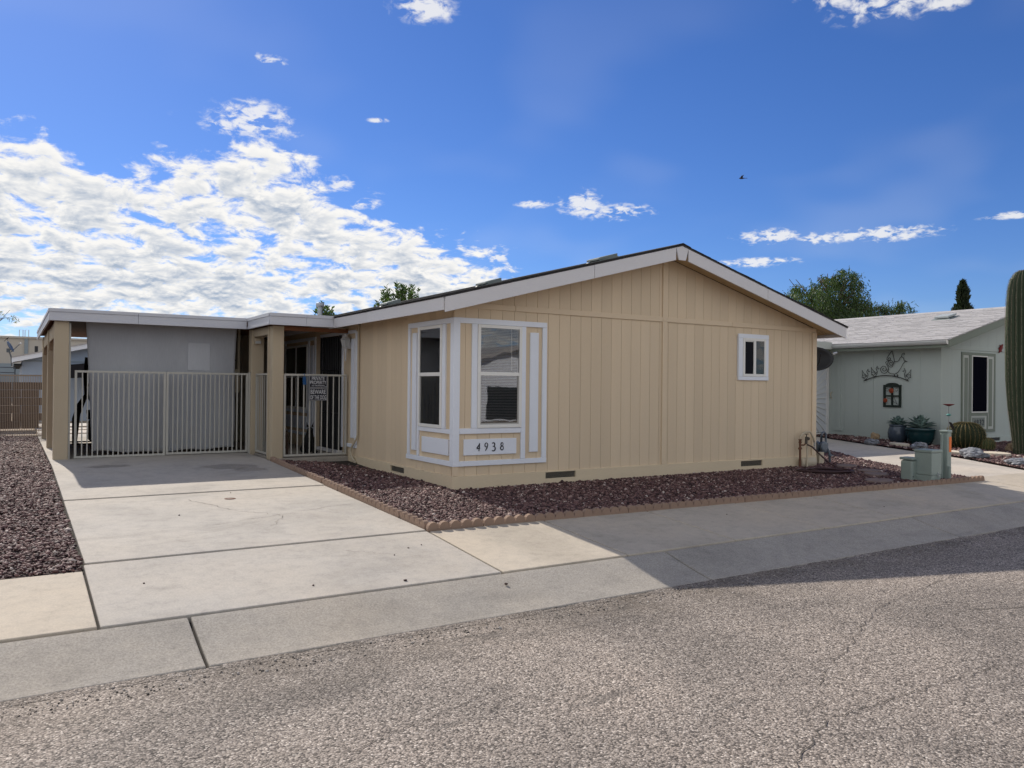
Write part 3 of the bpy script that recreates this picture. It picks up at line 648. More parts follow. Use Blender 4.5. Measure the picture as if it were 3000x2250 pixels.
# skirting with vent openings (front, side)
def skirt_run(segs, ax, depth):
    for a, b in segs:
        if ax == 'x': hb('skirt_board', M_skirt, a, depth, -.12, b, .012, .16)
        else: hb('skirt_board', M_skirt, depth, a, -.12, .012, b, .16)
for (a, b, z0, z1) in [(1.396, 1.903, .062, .145), (5.222, 5.73, .050, .138)]:
    hb('skirt_board', M_skirt, a, -.0298, -.12, b, .012, z0, bevel=.002); hb('skirt_board', M_skirt, a, -.0298, z1, b, .012, .1595, bevel=.002)
    v = hb('foundation_vent', M_shed, a, -.006, z0, b, .0, z1, bevel=0)
    for k in range(7): MB().box(a+.012, -.014, z0+.006+k*.0115, b-.012, -.007, z0+.011+k*.0115).build('louver', M_dark, v)
skirt_run([(-.03, 1.396), (1.903, 5.222), (5.73, HW+.02)], 'x', -.03)
z0, z1 = .058, .136
hb('skirt_board', M_skirt, -.0298, 1.42, -.12, .012, 1.89, z0, bevel=.002); hb('skirt_board', M_skirt, -.0298, 1.42, z1, .012, 1.89, .1595, bevel=.002)
v = hb('foundation_vent', M_shed, -.006, 1.42, z0, 0, 1.89, z1, bevel=0)
for k in range(6): MB().box(-.014, 1.432, z0+.006+k*.0115, -.007, 1.878, z0+.011+k*.0115).build('louver', M_dark, v)
skirt_run([(.013, 1.42), (1.89, 3.62)], 'y', -.03)
hb('skirt_board', M_skirt, HW-.0, .013, -.12, HW+.03, HL, .16)
# side wall planks
ys = [.06]+[.168+.1795*k for k in range(80) if .168+.1795*k < 11.2]
for a, b in zip(ys[:-1], ys[1:]):
    mid = (a+b)/2; segs = [(.13, 2.36)]
    for w in ((.32, .98, .75, 2.09), (3.95, 5.02, .14, 2.15), (5.75, 7.25, .82, 2.10)):
        if w[0] < mid < w[1]: segs = [(.13, w[2]+.01), (w[3]-.01, 2.36)]
    for z0, z1 in segs:
        if z1-z0 > .05: MB().box(0, a+gg, z0, .014, b-gg, z1).build('plank', M_tan, sw, bevel=.0015)
# white trim of the corner bay: front
T = .022
def fb(x0, x1, z0, z1, m=M_white, d=T, name='trim_board'): return hb(name, m, x0, -d, z0, x1, .011, z1)
def sb(y0, y1, z0, z1, m=M_white, d=T, name='trim_board'): return hb(name, m, -d, y0, z0, .011, y1, z1)
hb('trim_board', M_white, -.027, -.027, .347, .066, .066, 2.17)               # corner post
fb(.068, 1.405, 2.101, 2.17); fb(.243, .323, .765, 2.099); fb(.998, 1.066, .349, 2.099); fb(1.334, 1.405, .349, 2.099)
fb(.068, .996, .694, .763); fb(-.024, 1.407, .283, .347, d=.026); fb(1.137, 1.272, .432, 2.028, d=.018, name='trim_panel')
nump = fb(.137, .930, .420, .624, d=.018, name='trim_panel')
sb(.068, 1.346, 2.101, 2.169); sb(1.28, 1.346, .349, 2.099); sb(.985, 1.036, .349, 2.099); sb(.212, .299, .752, 2.099); sb(.068, .983, .692, .750); sb(.012, 1.37, .283, .347, d=.026)
sb(1.078, 1.214, .415, 2.03, d=.018, name='trim_panel'); sb(.118, .888, .414, .619, d=.018, name='trim_panel')
# windows
def window_front(x0, x1, z0, z1, mid, blind=True, slider=False, depth=.035):
    f = MB(); t = .042
    f.box(x0, -depth, z0, x0+t, .01, z1).box(x1-t, -depth, z0, x1, .01, z1).box(x0+t, -depth, z0, x1-t, .01, z0+t).box(x0+t, -depth, z1-t, x1-t, .01, z1)
    w = f.build('window', M_vinyl, HOUSE, bevel=.003)
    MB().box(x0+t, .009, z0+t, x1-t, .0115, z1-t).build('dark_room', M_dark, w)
    if slider:
        mx = mid; MB().box(mx-.028, -depth+.004, z0+t, mx+.028, .008, z1-t).build('mullion', M_vinyl, w, bevel=.002)
        MB().box(x0+t, -.012, z0+t, mx-.028, -.009, z1-t).build('insect_screen', pm('insect_screen', (.014, .015, .02), .9, .1, 30, .2, 200, spec=.05), w); MB().box(mx+.028, -.022, z0+t, x1-t, -.019, z1-t).build('pane', M_glass, w)
        MB().box(x0+t, -.018, z0+t, x0+t+.016, .002, z1-t).box(x0+t+.017, -.018, z1-t-.016, mx-.029, .002, z1-t).build('sash', M_vinyl, w)
    else:
        MB().box(x0+t, -depth+.003, mid-.024, x1-t, .008, mid+.024).build('mullion', M_vinyl, w, bevel=.002)
        MB().box(x0+t, -.024, mid+.024, x1-t, -.021, z1-t).build('pane', M_glass, w); MB().box(x0+t+.02, -.015, z0+t+.02, x1-t-.02, -.012, mid-.024).build('pane', M_glass, w)
        s = MB(); s.box(x0+t, -.02, z0+t, x0+t+.018, -.008, mid-.026).box(x1-t-.018, -.02, z0+t, x1-t, -.008, mid-.026).box(x0+t+.019, -.02, z0+t, x1-t-.019, -.008, z0+t+.018)
        s.build('sash', pm('sash_grey', (.40, .39, .37), .4), w)
    if blind:
        b = MB(); z = z1-t-.012
        while z > z0+t+.01:
            b.add([(x0+t+.004, -.004, z-.006), (x1-t-.004, -.004, z-.006), (x1-t-.004, .007, z+.004), (x0+t+.004, .007, z+.004)], [(0, 1, 2, 3)]); z -= .0205
        tag(b.build('blind', M_blind, w, fix=False), kind='stuff')
        MB().tube([(x1-t-.11, -.006, z1-t), (x1-t-.105, -.007, mid+.05)], .004, 6).build('blind_wand', M_vinyl, w)
    return w
window_front(.324, .996, .766, 2.098, 1.465)
window_front(5.255, 5.80, 1.505, 2.128, 5.535, blind=False, slider=True, depth=.03)
fb(5.152, 5.253, 1.505, 2.126, d=.024); fb(5.802, 5.868, 1.505, 2.126, d=.024); fb(5.150, 5.870, 2.128, 2.194, d=.026); fb(5.150, 5.870, 1.445, 1.503, d=.026)
def window_side(y0, y1, z0, z1, mid, parts=1, blind=True, depth=.035):
    f = MB(); t = .042
    f.box(-depth, y0, z0, .01, y0+t, z1).box(-depth, y1-t, z0, .01, y1, z1).box(-depth, y0+t, z0, .01, y1-t, z0+t).box(-depth, y0+t, z1-t, .01, y1-t, z1)
    w = f.build('window', M_vinyl, HOUSE, bevel=.003)
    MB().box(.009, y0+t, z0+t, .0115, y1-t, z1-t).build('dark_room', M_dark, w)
    MB().box(-depth+.003, y0+t, mid-.024, .008, y1-t, mid+.024).build('mullion', M_vinyl, w, bevel=.002)
    yy = [y0+t+(y1-y0-2*t)*i/parts for i in range(parts+1)]
    for i, (a, b) in enumerate(zip(yy[:-1], yy[1:])):
        if i: MB().box(-depth+.006, a-.022, z0+t, .006, a+.022, mid-.025).box(-depth+.006, a-.022, mid+.025, .006, a+.022, z1-t).build('mullion', M_vinyl, w)
        a += .022*(i > 0); b -= .022*(i < parts-1)
        MB().box(-.024, a, mid+.025, -.021, b, z1-t).build('pane', M_glass, w); MB().box(-.015, a, z0+t, -.012, b, mid-.025).build('pane', M_glass, w)
    if blind:
        b = MB(); z = z1-t-.012
        while z > z0+t+.01:
            b.add([(-.004, y0+t+.004, z-.006), (-.004, y1-t-.004, z-.006), (.007, y1-t-.004, z+.004), (.007, y0+t+.004, z+.004)], [(0, 1, 2, 3)]); z -= .0205
        tag(b.build('blind', M_blind, w, fix=False), kind='stuff')
    return w
window_side(.300, .983, .752, 2.098, 1.455)
window_side(5.80, 7.22, .83, 2.06, 1.46, parts=2, blind=False)
for a in [(5.36, 5.43, .345, 2.12), (5.72, 5.798, .40, 2.12), (7.222, 7.29, .40, 2.12), (7.60, 7.67, .345, 2.12), (5.36, 7.67, 2.122, 2.18), (5.43, 7.60, .345, .398), (5.798, 7.222, .765, .828)]: sb(*a)
sb(5.50, 5.65, .47, 2.03, d=.018, name='trim_panel'); sb(5.86, 7.16, .46, .70, d=.018, name='trim_panel')
# porch door with security screen, white casing
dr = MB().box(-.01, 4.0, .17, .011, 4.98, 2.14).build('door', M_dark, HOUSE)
for k in range(11): MB().tube([(-.04, 4.05+k*.088, .2), (-.04, 4.05+k*.088, 2.12)], .007, 6).build('bar', M_black, dr)
for z in (.2, .82, 1.55, 2.12): MB().tube([(-.043, 4.02, z), (-.043, 4.96, z)], .009, 6).build('bar', M_black, dr)
MB().box(-.055, 4.0, .17, -.03, 4.03, 2.14).box(-.055, 4.95, .17, -.03, 4.98, 2.14).build('screen_frame', M_black, dr)
for a in [(3.93, 3.985, .26, 2.14), (3.30, 3.365, .345, 2.17), (3.366, 5.10, 2.145, 2.20), (5.0, 5.06, .26, 2.14), (3.30, 3.72, .285, .343)]: sb(*a)
sb(3.42, 3.56, .44, 2.06, d=.018, name='trim_panel'); hb('threshold', M_fascia, -.10, 3.95, .15, .0, 5.02, .20)
# house number: brush-like numerals
def stroke(mb, pts, w, y):
    n = len(pts); V = [Vector(q) for q in pts]; vs = []
    for i in range(n):
        t = (V[min(i+1, n-1)]-V[max(i-1, 0)]).normalized(); nn = Vector((-t.y, t.x)); ww = w*(1-.35*abs(2*i/(n-1)-1))
        for s in (-1, 1):
            for yy in (y, y+.004): vs.append((V[i].x+nn.x*ww*s, yy, V[i].y+nn.y*ww*s))
    fs = [(0, 1, 3, 2), (4*(n-1), 4*(n-1)+2, 4*(n-1)+3, 4*(n-1)+1)]
    for i in range(n-1):
        a = 4*i; b = a+4; fs += [(a, a+2, b+2, b), (a+1, b+1, b+3, a+3), (a, b, b+1, a+1), (a+2, a+3, b+3, b+2)]
    mb.add(vs, fs)
def arcp(cx, cz, rx, rz, a0, a1, n=12): return [(cx+rx*math.cos(R(a0+(a1-a0)*i/n)), cz+rz*math.sin(R(a0+(a1-a0)*i/n))) for i in range(n+1)]
NY = -.0225
for ch, x in (('4', .338), ('9', .447), ('3', .560), ('8', .690)):
    mb = MB(); z = .478
    if ch == '4': stroke(mb, [(x+.026, z+.085), (x+.012, z+.06), (x-.012, z+.032), (x-.012, z+.024), (x+.036, z+.030)], .0075, NY); stroke(mb, [(x+.028, z+.095), (x+.024, z+.05), (x+.019, z-.008)], .008, NY-.0006)
    if ch == '9': stroke(mb, arcp(x+.02, z+.068, .021, .026, 40, 320), .0075, NY); stroke(mb, [(x+.036, z+.088), (x+.040, z+.068), (x+.030, z+.03), (x+.006, z-.006)], .008, NY-.0006)
    if ch == '3': stroke(mb, [(x-.006, z+.084)]+arcp(x+.012, z+.070, .022, .024, 110, -75)+[(x+.004, z+.048)], .0085, NY); stroke(mb, [(x+.004, z+.048)]+arcp(x+.012, z+.018, .029, .030, 75, -120)+[(x-.008, z-.006)], .0090, NY-.0006)
    if ch == '8': stroke(mb, arcp(x+.014, z+.070, .016, .022, 0, 360, 16), .0068, NY); stroke(mb, arcp(x+.014, z+.022, .021, .026, 0, 360, 16), .0078, NY-.0006)
    mb.build('house_number', M_signblack, nump)
# soffits, fascia, roof
OY, OX = .35, .33
def slopebox(x0, x1, y0, y1, t0, t1, name, m, parent=HOUSE, bevel=0):
    """box between two offsets below the roof plane"""
    return MB().prism([(x0, ztop(x0)-t0), (x1, ztop(x1)-t0), (x1, ztop(x1)-t1), (x0, ztop(x0)-t1)], 'y', y0, y1).build(name, m, parent, bevel=bevel)
n = 20
sof = slopebox(-OX+.02, XR, -OY+.03, -.001, .108, .118, 'soffit', M_soffit); sof2 = slopebox(XR, HW+OX-.02, -OY+.03, -.001, .108, .118, 'soffit', M_soffit)
for s, (pa, a, b) in enumerate(((sof, -OX+.02, XR-.002), (sof2, XR+.002, HW+OX-.02))):
    for k in range(n):
        x0 = a+(b-a)*k/n+.004; x1 = a+(b-a)*(k+1)/n-.004
        slopebox(x0, x1, -OY+.032, -.024, .119, .130, 'soffit_plank', M_soffit, pa)
def rake(x0, x1, d0=.022, d1=.205, y=-OY, e=0.0):
    return slopebox(x0, x1, y-.022-e, y, d0, d1, 'fascia_board', M_fascia, bevel=.003)
rake(-OX, 1.93); rake(1.936, XR-.125, e=.001); rake(XR+.125, 5.42); rake(5.425, HW+OX, e=.001)
MB().prism([(XR-.122, ztop(XR-.122)-.022), (XR, ZR-.022), (XR+.122, ztop(XR+.122)-.022), (XR+.07, ztop(XR+.1)-.205), (XR-.07, ztop(XR+.1)-.205)], 'y', -OY-.0225, -OY).build('fascia_board', M_fascia, HOUSE, bevel=.003)
MB().box(-OX-.022, -OY-.0, 2.215, -OX, 2.05, 2.385).build('fascia_board', M_fascia, HOUSE, bevel=.003); MB().box(-OX-.0215, 2.055, 2.215, -OX, HL, 2.384).build('fascia_board', M_fascia, HOUSE, bevel=.003)
MB().box(HW+OX, -OY, 2.215, HW+OX+.022, HL, 2.385).build('fascia_board', M_fascia, HOUSE, bevel=.003)
slopebox(-OX+.02, .0, .0, HL, .12, .13, 'soffit', M_soffit); slopebox(HW, HW+OX-.02, 0, HL, .12, .13, 'soffit', M_soffit)
rf = slopebox(-OX-.025, XR, -OY-.026, HL+.3, 0.004, .021, 'roof', M_shingle_dark); slopebox(XR, HW+OX+.03, -OY-.03, HL+.3, .004, .021, 'roof', M_shingle_dark)
mb = MB(); nc = 28
for s in (-1, 1):
    for k in range(nc):
        e0 = (XR+OX+.04)*(1-k/nc); e1 = max(0, (XR+OX+.04)*(1-(k+1)/nc)-.05)
        for j in range(-1, 14):
            y0 = -OY-.035 if j < 0 else j*1.0; y1 = j+1.0-.004
            jit = random.uniform(0, .008)
            pts = [(XR+s*(e0+jit), ZR-SL*(e0+jit)+.002), (XR+s*(e0+jit), ZR-SL*(e0+jit)+.008+random.uniform(0, .004)), (XR+s*e1, ZR-SL*e1+.006), (XR+s*e1, ZR-SL*e1+.0015)]
            mb.prism(pts, 'y', y0+random.uniform(-.006, .006), y1)
tag(mb.build('shingles', M_shingle_dark, rf), kind='stuff')
MB().prism([(XR-.16, ZR-.16*SL+.016), (XR, ZR+.022), (XR+.16, ZR-.16*SL+.016), (XR+.16, ZR-.16*SL+.01), (XR, ZR+.015), (XR-.16, ZR-.16*SL+.01)], 'y', -OY-.037, HL).build('ridge_cap', M_shingle_dark, rf)
def roof_vent(x0, x1, y, h=.10):
    z0, z1 = ztop(x0), ztop(x1); ww = .3
    v = MB().prism([(x0, z0+.012), (x1, z1+.012), (x1-.02, z1+.03), (x0+.02, z0+.03)], 'y', y-ww/2-.03, y+ww/2+.03).build('roof_vent', M_rvent, HOUSE)
    MB().prism([(x0+.03, z0+.03), (x1-.03, z1+.03), (x1-.03, z1+h*.7), (x0+.05, z0+h*.55)], 'y', y-ww/2+.02, y+ww/2-.02).build('throat', M_dark, v)
    MB().prism([(x0-.01, z0+h*.32), (x1+.0, z1+h*.32), (x1+.0, z1+h*.9), (x0+.05, z0+h*.95), (x0-.01, z0+h*.7)], 'y', y-ww/2, y+ww/2).build('hood', M_rvent, v, bevel=.006)
roof_vent(2.78, 3.14, .75, .085); roof_vent(1.21, 1.48, 1.45, .08); roof_vent(.14, .36, 2.6, .08)
p = MB().tube([(.95, 8, 2.65), (.95, 8, 3.0)], .052, 14).build('vent_pipe', M_galv, HOUSE, smooth=False); MB().lathe([(.03, 0), (.085, .0), (.09, .03), (.09, .075), (.05, .09)], (.95, 8, 3.0), 14).build('pipe_cap', M_galv, p)
cd = [(-.02, 3.215, 2.28), (-.03, 3.20, 2.22), (-.03, 3.20, .50), (-.04, 3.22, .44), (-.06, 3.35, .32), (-.065, 3.42, .24), (-.06, 3.36, .14), (-.05, 3.2, .06)]
MB().tube(cd, .016, 8).build('conduit', M_tanpipe, HOUSE, smooth=True)
# ------------------------------------------------------------------ carport with porch roof
CP = thing('carport', (-2.8, 4.8, .11), 'flat roofed carport and porch cover with tan stucco posts', 'carport')
def cb(name, m, x0, y0, z0, x1, y1, z1, parent=None, bevel=.004): return MB().box(x0, y0, z0, x1, y1, z1).build(name, m, parent or CP, bevel=bevel)
ZF0, ZF1, YE = 2.222, 2.405, 11.3
rp = MB().box(-4.22, 4.83, 2.34, -.34, YE, 2.40).box(-1.34, 3.48, 2.341, -.335, 4.829, 2.399).build('roof_deck', M_metalfascia, CP)
def fasc(ax, a, b, c, joint=None):
    """three-step metal fascia: recessed face, lip at top, drip edge below"""
    for (z0, z1, d) in ((ZF0, ZF0+.038, .012), (ZF0+.0385, ZF1-.05, .004), (ZF1-.0495, ZF1, .016)):
        if ax == 'x': cb('fascia_board', M_metalfascia, a, c-d, z0, b, c+.02, z1, bevel=.002)
        else: cb('fascia_board', M_metalfascia, c-d, a, z0, c+.02, b, z1, bevel=.002)
fasc('x', -4.25, -3.05, 4.80); fasc('x', -3.046, -1.39, 4.8005); fasc('x', -1.37, -.80, 3.45); fasc('x', -.797, -.353, 3.4505)
fasc('y', 3.472, 4.80, -1.37)
for (z0, z1, d) in ((ZF0, ZF0+.038, .012), (ZF0+.0385, ZF1-.05, .004), (ZF1-.0495, ZF1, .016)): cb('fascia_board', M_metalfascia, -4.262-d+.012, 4.822, z0, -4.235, YE+.02, z1, bevel=.002)
# ceiling boards (brown underside) and beams
ceil = MB().box(-4.23, 4.83, 2.325, -.36, YE, 2.338).box(-1.33, 3.49, 2.326, -.36, 4.828, 2.337).build('ceiling', M_brownwood, CP)
y = 4.85; 
while y < YE-.2: MB().box(-4.22, y, 2.30, -.36, y+.255, 2.324).build('ceiling_board', M_brownwood, ceil); y += .262
y = 3.5
while y < 4.7: MB().box(-1.32, y, 2.30, -.36, y+.255, 2.3245).build('ceiling_board', M_brownwood, ceil); y += .262
def post(x0, x1, y0, y1, z0=.10, z1=2.225): return cb('post', M_post, x0, y0, z0, x1, y1, z1, bevel=.008)
post(-4.185, -3.99, 4.86, 5.06); post(-4.185, -3.99, 7.36, 7.56); post(-4.185, -3.99, 10.05, 10.25)
for a, b in ((5.065, 7.355), (7.565, 10.045)):
    MB().prism([(a, 2.223), (b, 2.223), (b, 1.86), (b-.06, 1.93), (b-.16, 2.0), (a+.16, 2.0), (a+.06, 1.93), (a, 1.86)], 'x', -4.165, -4.01).build('beam', M_post, CP)
cb('beam', M_post, -4.165, 10.255, 2.0, -4.01, YE-.02, 2.223)
for a, b in ((5.07, 7.35), (7.57, 10.04)):  # boards added between the left posts to darken the carport and porch
    n_ = int((b-a)/.19); w_ = (b-a)/n_
    for k in range(n_): cb('shade_board', M_brownwood, -4.09, a+k*w_+.003, .16, -4.065, a+(k+1)*w_-.003, 1.92, bevel=0)
post(-1.265, -1.085, 3.67, 3.86, .09); cb('post_cover', M_post, -1.275, 3.862, .09, -1.225, 3.93, 2.224); post(-1.285, -1.075, 4.88, 5.06)
cb('beam', M_post, -1.255, 3.932, 2.10, -1.10, 4.878, 2.224); cb('beam', M_brownwood, -1.083, 3.69, 2.16, -.02, 3.80, 2.223)
cb('jamb', M_gate, -3.988, 4.90, .115, -3.962, 4.96, 2.20, bevel=.002); cb('jamb', M_gate, -1.318, 4.91, .115, -1.288, 4.96, 1.50, bevel=.002)
# porch floor and step
tag(MB().box(-1.22, 3.60, -.05, -.032, 11.4, .135).build('porch_floor', M_curb, None, bevel=.006), kind='structure')
bx = cb('flood_light', M_post, -1.245, 4.81, 1.975, -1.145, 4.878, 2.075); MB().box(-1.24, 4.79, 1.99, -1.15, 4.808, 2.03).build('lens', M_frost, bx)

# ------------------------------------------------------------------ gates
def bar_gate(name, p, q, z0, z1, nb, label, rail=.032, bar=.016, z0b=None, group=None):
    P, Q = Vector((*p, 0)), Vector((*q, 0)); d = Q-P; L_ = d.length; a = math.atan2(d.y, d.x)
    g = thing(name, (p[0], p[1], z0), label, 'gate', group); g.rotation_euler.z = a
    H = z1-z0
    def lb(nm, x0, x1, h0, h1, w): return link(nm, MB().box(x0, -w/2, h0, x1, w/2, h1).mesh(nm, M_gate), g)
    lb('rail', 0, L_, 0, rail, rail); lb('rail', 0, L_, H-rail, H, rail); lb('stile', 0, rail, rail+.0005, H-rail-.0005, rail); lb('stile', L_-rail, L_, rail+.0005, H-rail-.0005, rail)
    me = MB().box(-bar/2, -bar/2, rail-.006, bar/2, bar/2, H-rail+.006).mesh('bar', M_gate)
    for k in range(nb):
        link('bar', me, g, (rail+(L_-2*rail)*(k+1)/(nb+1), 0, 0))
    return g
bar_gate('driveway_gate', (-3.905, 4.95), (-2.617, 4.95), .14, 1.485, 16, 'left leaf of the beige metal driveway gate, beside the stucco carport post', group='driveway gate leaves')
bar_gate('driveway_gate', (-2.607, 4.95), (-1.322, 4.95), .15, 1.485, 16, 'right leaf of the beige metal driveway gate, toward the porch', group='driveway gate leaves')
bar_gate('porch_gate', (-1.075, 3.70), (-.035, 3.70), .158, 1.472, 9, 'beige metal bar railing across the porch, carrying two black signs', rail=.03)
bar_gate('side_gate', (-1.20, 3.95), (-1.20, 4.865), .16, 1.48, 6, 'narrow beige metal side gate between the two porch posts', rail=.03, bar=.011)
bar_gate('yard_fence', (-5.0, 11.02), (-4.13, 10.98), .13, 1.452, 25, 'rusty beige picket fence panel behind the carport posts', rail=.03, bar=.012)
for o in bpy.data.objects['yard_fence'].children: setmat(o.data, M_rustgate)
bpy.data.objects['yard_fence']['category'] = 'fence'
# ------------------------------------------------------------------ signs, tag
def text_mesh(body, w, h, mat, ext=.001):
    cu = bpy.data.curves.new('txt', 'FONT'); cu.body = body; cu.extrude = ext; cu.size = 1; cu.align_x = 'CENTER'; cu.offset = .004
    ob = bpy.data.objects.new('txt', cu); COL.objects.link(ob); bpy.context.view_layer.update()
    me = bpy.data.meshes.new_from_object(ob.evaluated_get(bpy.context.evaluated_depsgraph_get())); bpy.data.objects.remove(ob)
    V = np.zeros(len(me.vertices)*3); me.vertices.foreach_get('co', V); V = V.reshape(-1, 3)
    mn, mx = V.min(0), V.max(0); c = (mn+mx)/2; s = (mx-mn)
    V = np.stack([(V[:, 0]-c[0])/s[0]*w, V[:, 2], (V[:, 1]-c[1])/s[1]*h], 1)     # stands in XZ, faces -Y
    me.vertices.foreach_set('co', V.ravel()); me.update(); setmat(me, mat); return me
def sign(x0, x1, z0, z1, lines, label):
    y = 3.665; cx, cz = (x0+x1)/2, (z0+z1)/2
    s = thing('warning_sign', (cx, y, z0), label, 'sign', 'signs wired to the porch gate')
    MB().box(x0, y-.001, z0, x1, y+.002, z1).build('plate', M_signblack, s)
    b = .006; i = .006
    f = MB(); f.box(x0+i, y-.0025, z0+i, x1-i, y-.0015, z0+i+b*.7).box(x0+i, y-.0025, z1-i-b*.7, x1-i, y-.0015, z1-i).box(x0+i, y-.0025, z0+i+b*.7, x0+i+b*.7, y-.0015, z1-i-b*.7).box(x1-i-b*.7, y-.0025, z0+i+b*.7, x1-i, y-.0015, z1-i-b*.7)
    f.build('border', M_signwhite, s)
    for (t, w, h, dz) in lines: link('lettering', text_mesh(t, w, h, M_signwhite), s, (0, -.003, cz+dz-z0))
    MB().box(x1-.045, y-.0032, z0+.008, x1-.012, y-.0024, z0+.024).build('maker_mark', pm('sign_grey', (.25, .26, .28), .5), s)
sign(-.681, -.376, 1.252, 1.448, [('PRIVATE', .21, .055, .052), ('PROPERTY', .265, .055, -.012), ('NO TRESPASSING', .21, .020, -.063)], 'black sign with white lettering PRIVATE PROPERTY NO TRESPASSING on the porch gate')
sign(-.679, -.374, 1.045, 1.247, [('BEWARE', .25, .070, .040), ('OF THE DOG', .265, .066, -.048)], 'black sign with white lettering BEWARE OF THE DOG, below the other sign')
bt = thing('blue_tag', (-.75, 3.66, 1.30), 'small blue cloth tag hanging from the porch gate rail', 'tag')
MB().prism([(-.785, 1.425), (-.735, 1.430), (-.722, 1.30), (-.778, 1.30)], 'y', 3.658, 3.666).build('cloth', M_bluetag, bt); MB().tube([(-.757, 3.66, 1.42), (-.750, 3.675, 1.475), (-.752, 3.70, 1.478)], .006, 6).build('loop', M_bluetag, bt)

# ------------------------------------------------------------------ shade screen
nx, nz = 60, 44; V = []; 
for j in range(nz+1):
    t = j/nz; z = .20+t*(2.29-.20)
    xl = -3.64-.107*t; xr = -1.497+.027*t+.012*math.sin(t*7)
    for i in range(nx+1):
        u = i/nx; x = xl+(xr-xl)*u
        yy = 5.16+.035*(1-t)**1.5*math.sin(u*13+.6*math.sin(t*3))+.012*math.sin(u*31+t*4)*(1-t)+.03*(1-t)*math.sin(u*3.1+1)+(.05*max(0, .12-t)*math.sin(u*40))
        zz = z+(.012*math.sin(u*22)+.018*math.sin(u*6+2) if j == 0 else 0)
        V.append((x, yy, zz))
F = [(j*(nx+1)+i, j*(nx+1)+i+1, (j+1)*(nx+1)+i+1, (j+1)*(nx+1)+i) for j in range(nz) for i in range(nx)]
mb = MB(); mb.add(V, F); sc_ = mb.build('shade_screen', M_screen, None, smooth=True, fix=False, loc=(-2.57, 5.16, .2))
sm = sc_.modifiers.new('thick', 'SOLIDIFY'); sm.thickness = .004
tag(sc_, 'grey woven shade screen hanging behind the driveway gate', 'screen')
mb = MB().box(-3.2+.95, 5.148, 1.52, -1.95+.05, 5.1515, 1.98)
pt = mb.build('patch', pm('screen_patch', (.455, .468, .50), .9, .08, 4, .3, 100, (1, 1, .1)), sc_)
hm = MB().tube([(V[i][0], V[i][1]-.006, V[i][2]+.02) for i in range(0, nx+1, 2)], .011, 6).build('hem', M_screen, sc_)

# ------------------------------------------------------------------ lantern on the porch wall
ln = thing('wall_lantern', (0, 3.60, 1.70), 'white coach lantern on the wall beside the porch door', 'lamp')
lx, ly = -.095, 3.60
MB().lathe([(.05, 0), (.055, .01), (.055, .10), (.045, .115), (.0, .12)], (-.03, 3.62, 1.90), 14).build('backplate', M_lamp, ln)
MB().tube([(-.03, 3.62, 1.96), (-.07, 3.63, 1.93), (lx, ly, 1.925)], .012, 8).build('arm', M_lamp, ln)
def hexa(mb, r0, z0, r1, z1, n=6, off=0): 
    vs = [(lx+r*math.cos(2*math.pi*k/n+off), ly+r*math.sin(2*math.pi*k/n+off), z) for r, z in ((r0, z0), (r1, z1)) for k in range(n)]
    return mb.add(vs, [tuple(range(n))[::-1], tuple(range(n, 2*n))]+[(k, (k+1) % n, n+(k+1) % n, n+k) for k in range(n)])
hexa(MB(), .028, 1.90, .055, 1.925).build('base', M_lamp, ln); hexa(MB(), .045, 1.927, .075, 2.045).build('glass', M_frost, ln)
cg = MB()
for k in range(6):
    a = 2*math.pi*k/6; cg.tube([(lx+.05*math.cos(a), ly+.05*math.sin(a), 1.925), (lx+.082*math.cos(a), ly+.082*math.sin(a), 2.048)], .007, 6)
cg.build('cage', M_lamp, ln); hexa(MB(), .095, 2.048, .035, 2.095).build('roof', M_lamp, ln); MB().lathe([(.035, 0), (.03, .015), (.034, .03), (.02, .05), (.0, .055)], (lx, ly, 2.095), 10).build('finial', M_lamp, ln)
MB().lathe([(.022, 0), (.024, -.02), (.016, -.09), (.012, -.19), (.004, -.21)][::-1], (lx, ly, 1.90), 10).build('tail', M_lamp, ln)

# ------------------------------------------------------------------ things under the carport
sh = thing('storage_shed', (-1.2, 7.75, .11), 'tan sided storage room at the back of the carport, widened and brought forward to block light', 'shed')  # room widened and brought forward to block light from the porch
for k in range(-3, 10): MB().box(-2.35+k*.225+.003, 7.75, .11, -2.35+(k+1)*.225-.003, 7.81, 2.30).build('plank', M_shed, sh)
MB().box(-3.02, 7.81, .11, -.10, YE, 2.298).build('wall', M_shed, sh); MB().box(-2.30, 7.71, .12, -1.98, 7.748, 1.75).build('door_board', M_soffit, sh)
eb = thing('electrical_box', (-1.62, 8.2, .8), 'tan electrical box on a conduit behind the right gate leaf', 'box')
MB().box(-1.46, 5.6, 1.15, -1.30, 5.72, 1.56).build('cabinet', M_tanpipe, eb, bevel=.005); MB().tube([(-1.32, 5.62, 1.56), (-1.32, 5.62, 2.31)], .022, 8).build('conduit', M_tanpipe, eb)
MB().tube([(-1.45, 5.7, 2.28), (-1.52, 5.75, 1.95), (-1.46, 5.72, 1.75), (-1.36, 5.66, 1.72)], .008, 6).build('cable', M_black, eb)
bn = thing('covered_grill', (-1.75, 6.6, .11), 'black covered grill half hidden behind the screen edge', 'grill')
MB().prism([(-2.15, .2), (-1.35, .2), (-1.3, .75), (-1.42, 1.15), (-2.0, 1.15), (-2.2, .75)], 'y', 6.3, 6.9).build('cover', M_blackrough, bn, bevel=.04)
for z in (.32, .92): MB().tube([(-2.2, 6.27, z), (-1.25, 6.27, z)], .012, 6).build('rail', M_galv, bn)
for x in (-2.1, -1.4): MB().lathe([(.03, 0), (.06, .01), (.06, .05), (.03, .06)], (x, 6.4, .11), 12).build('wheel', M_black, bn)
eq = thing('exercise_machine', (-3.35, 8.3, .11), 'black metal framed exercise machine behind the left gate leaf', 'machine')
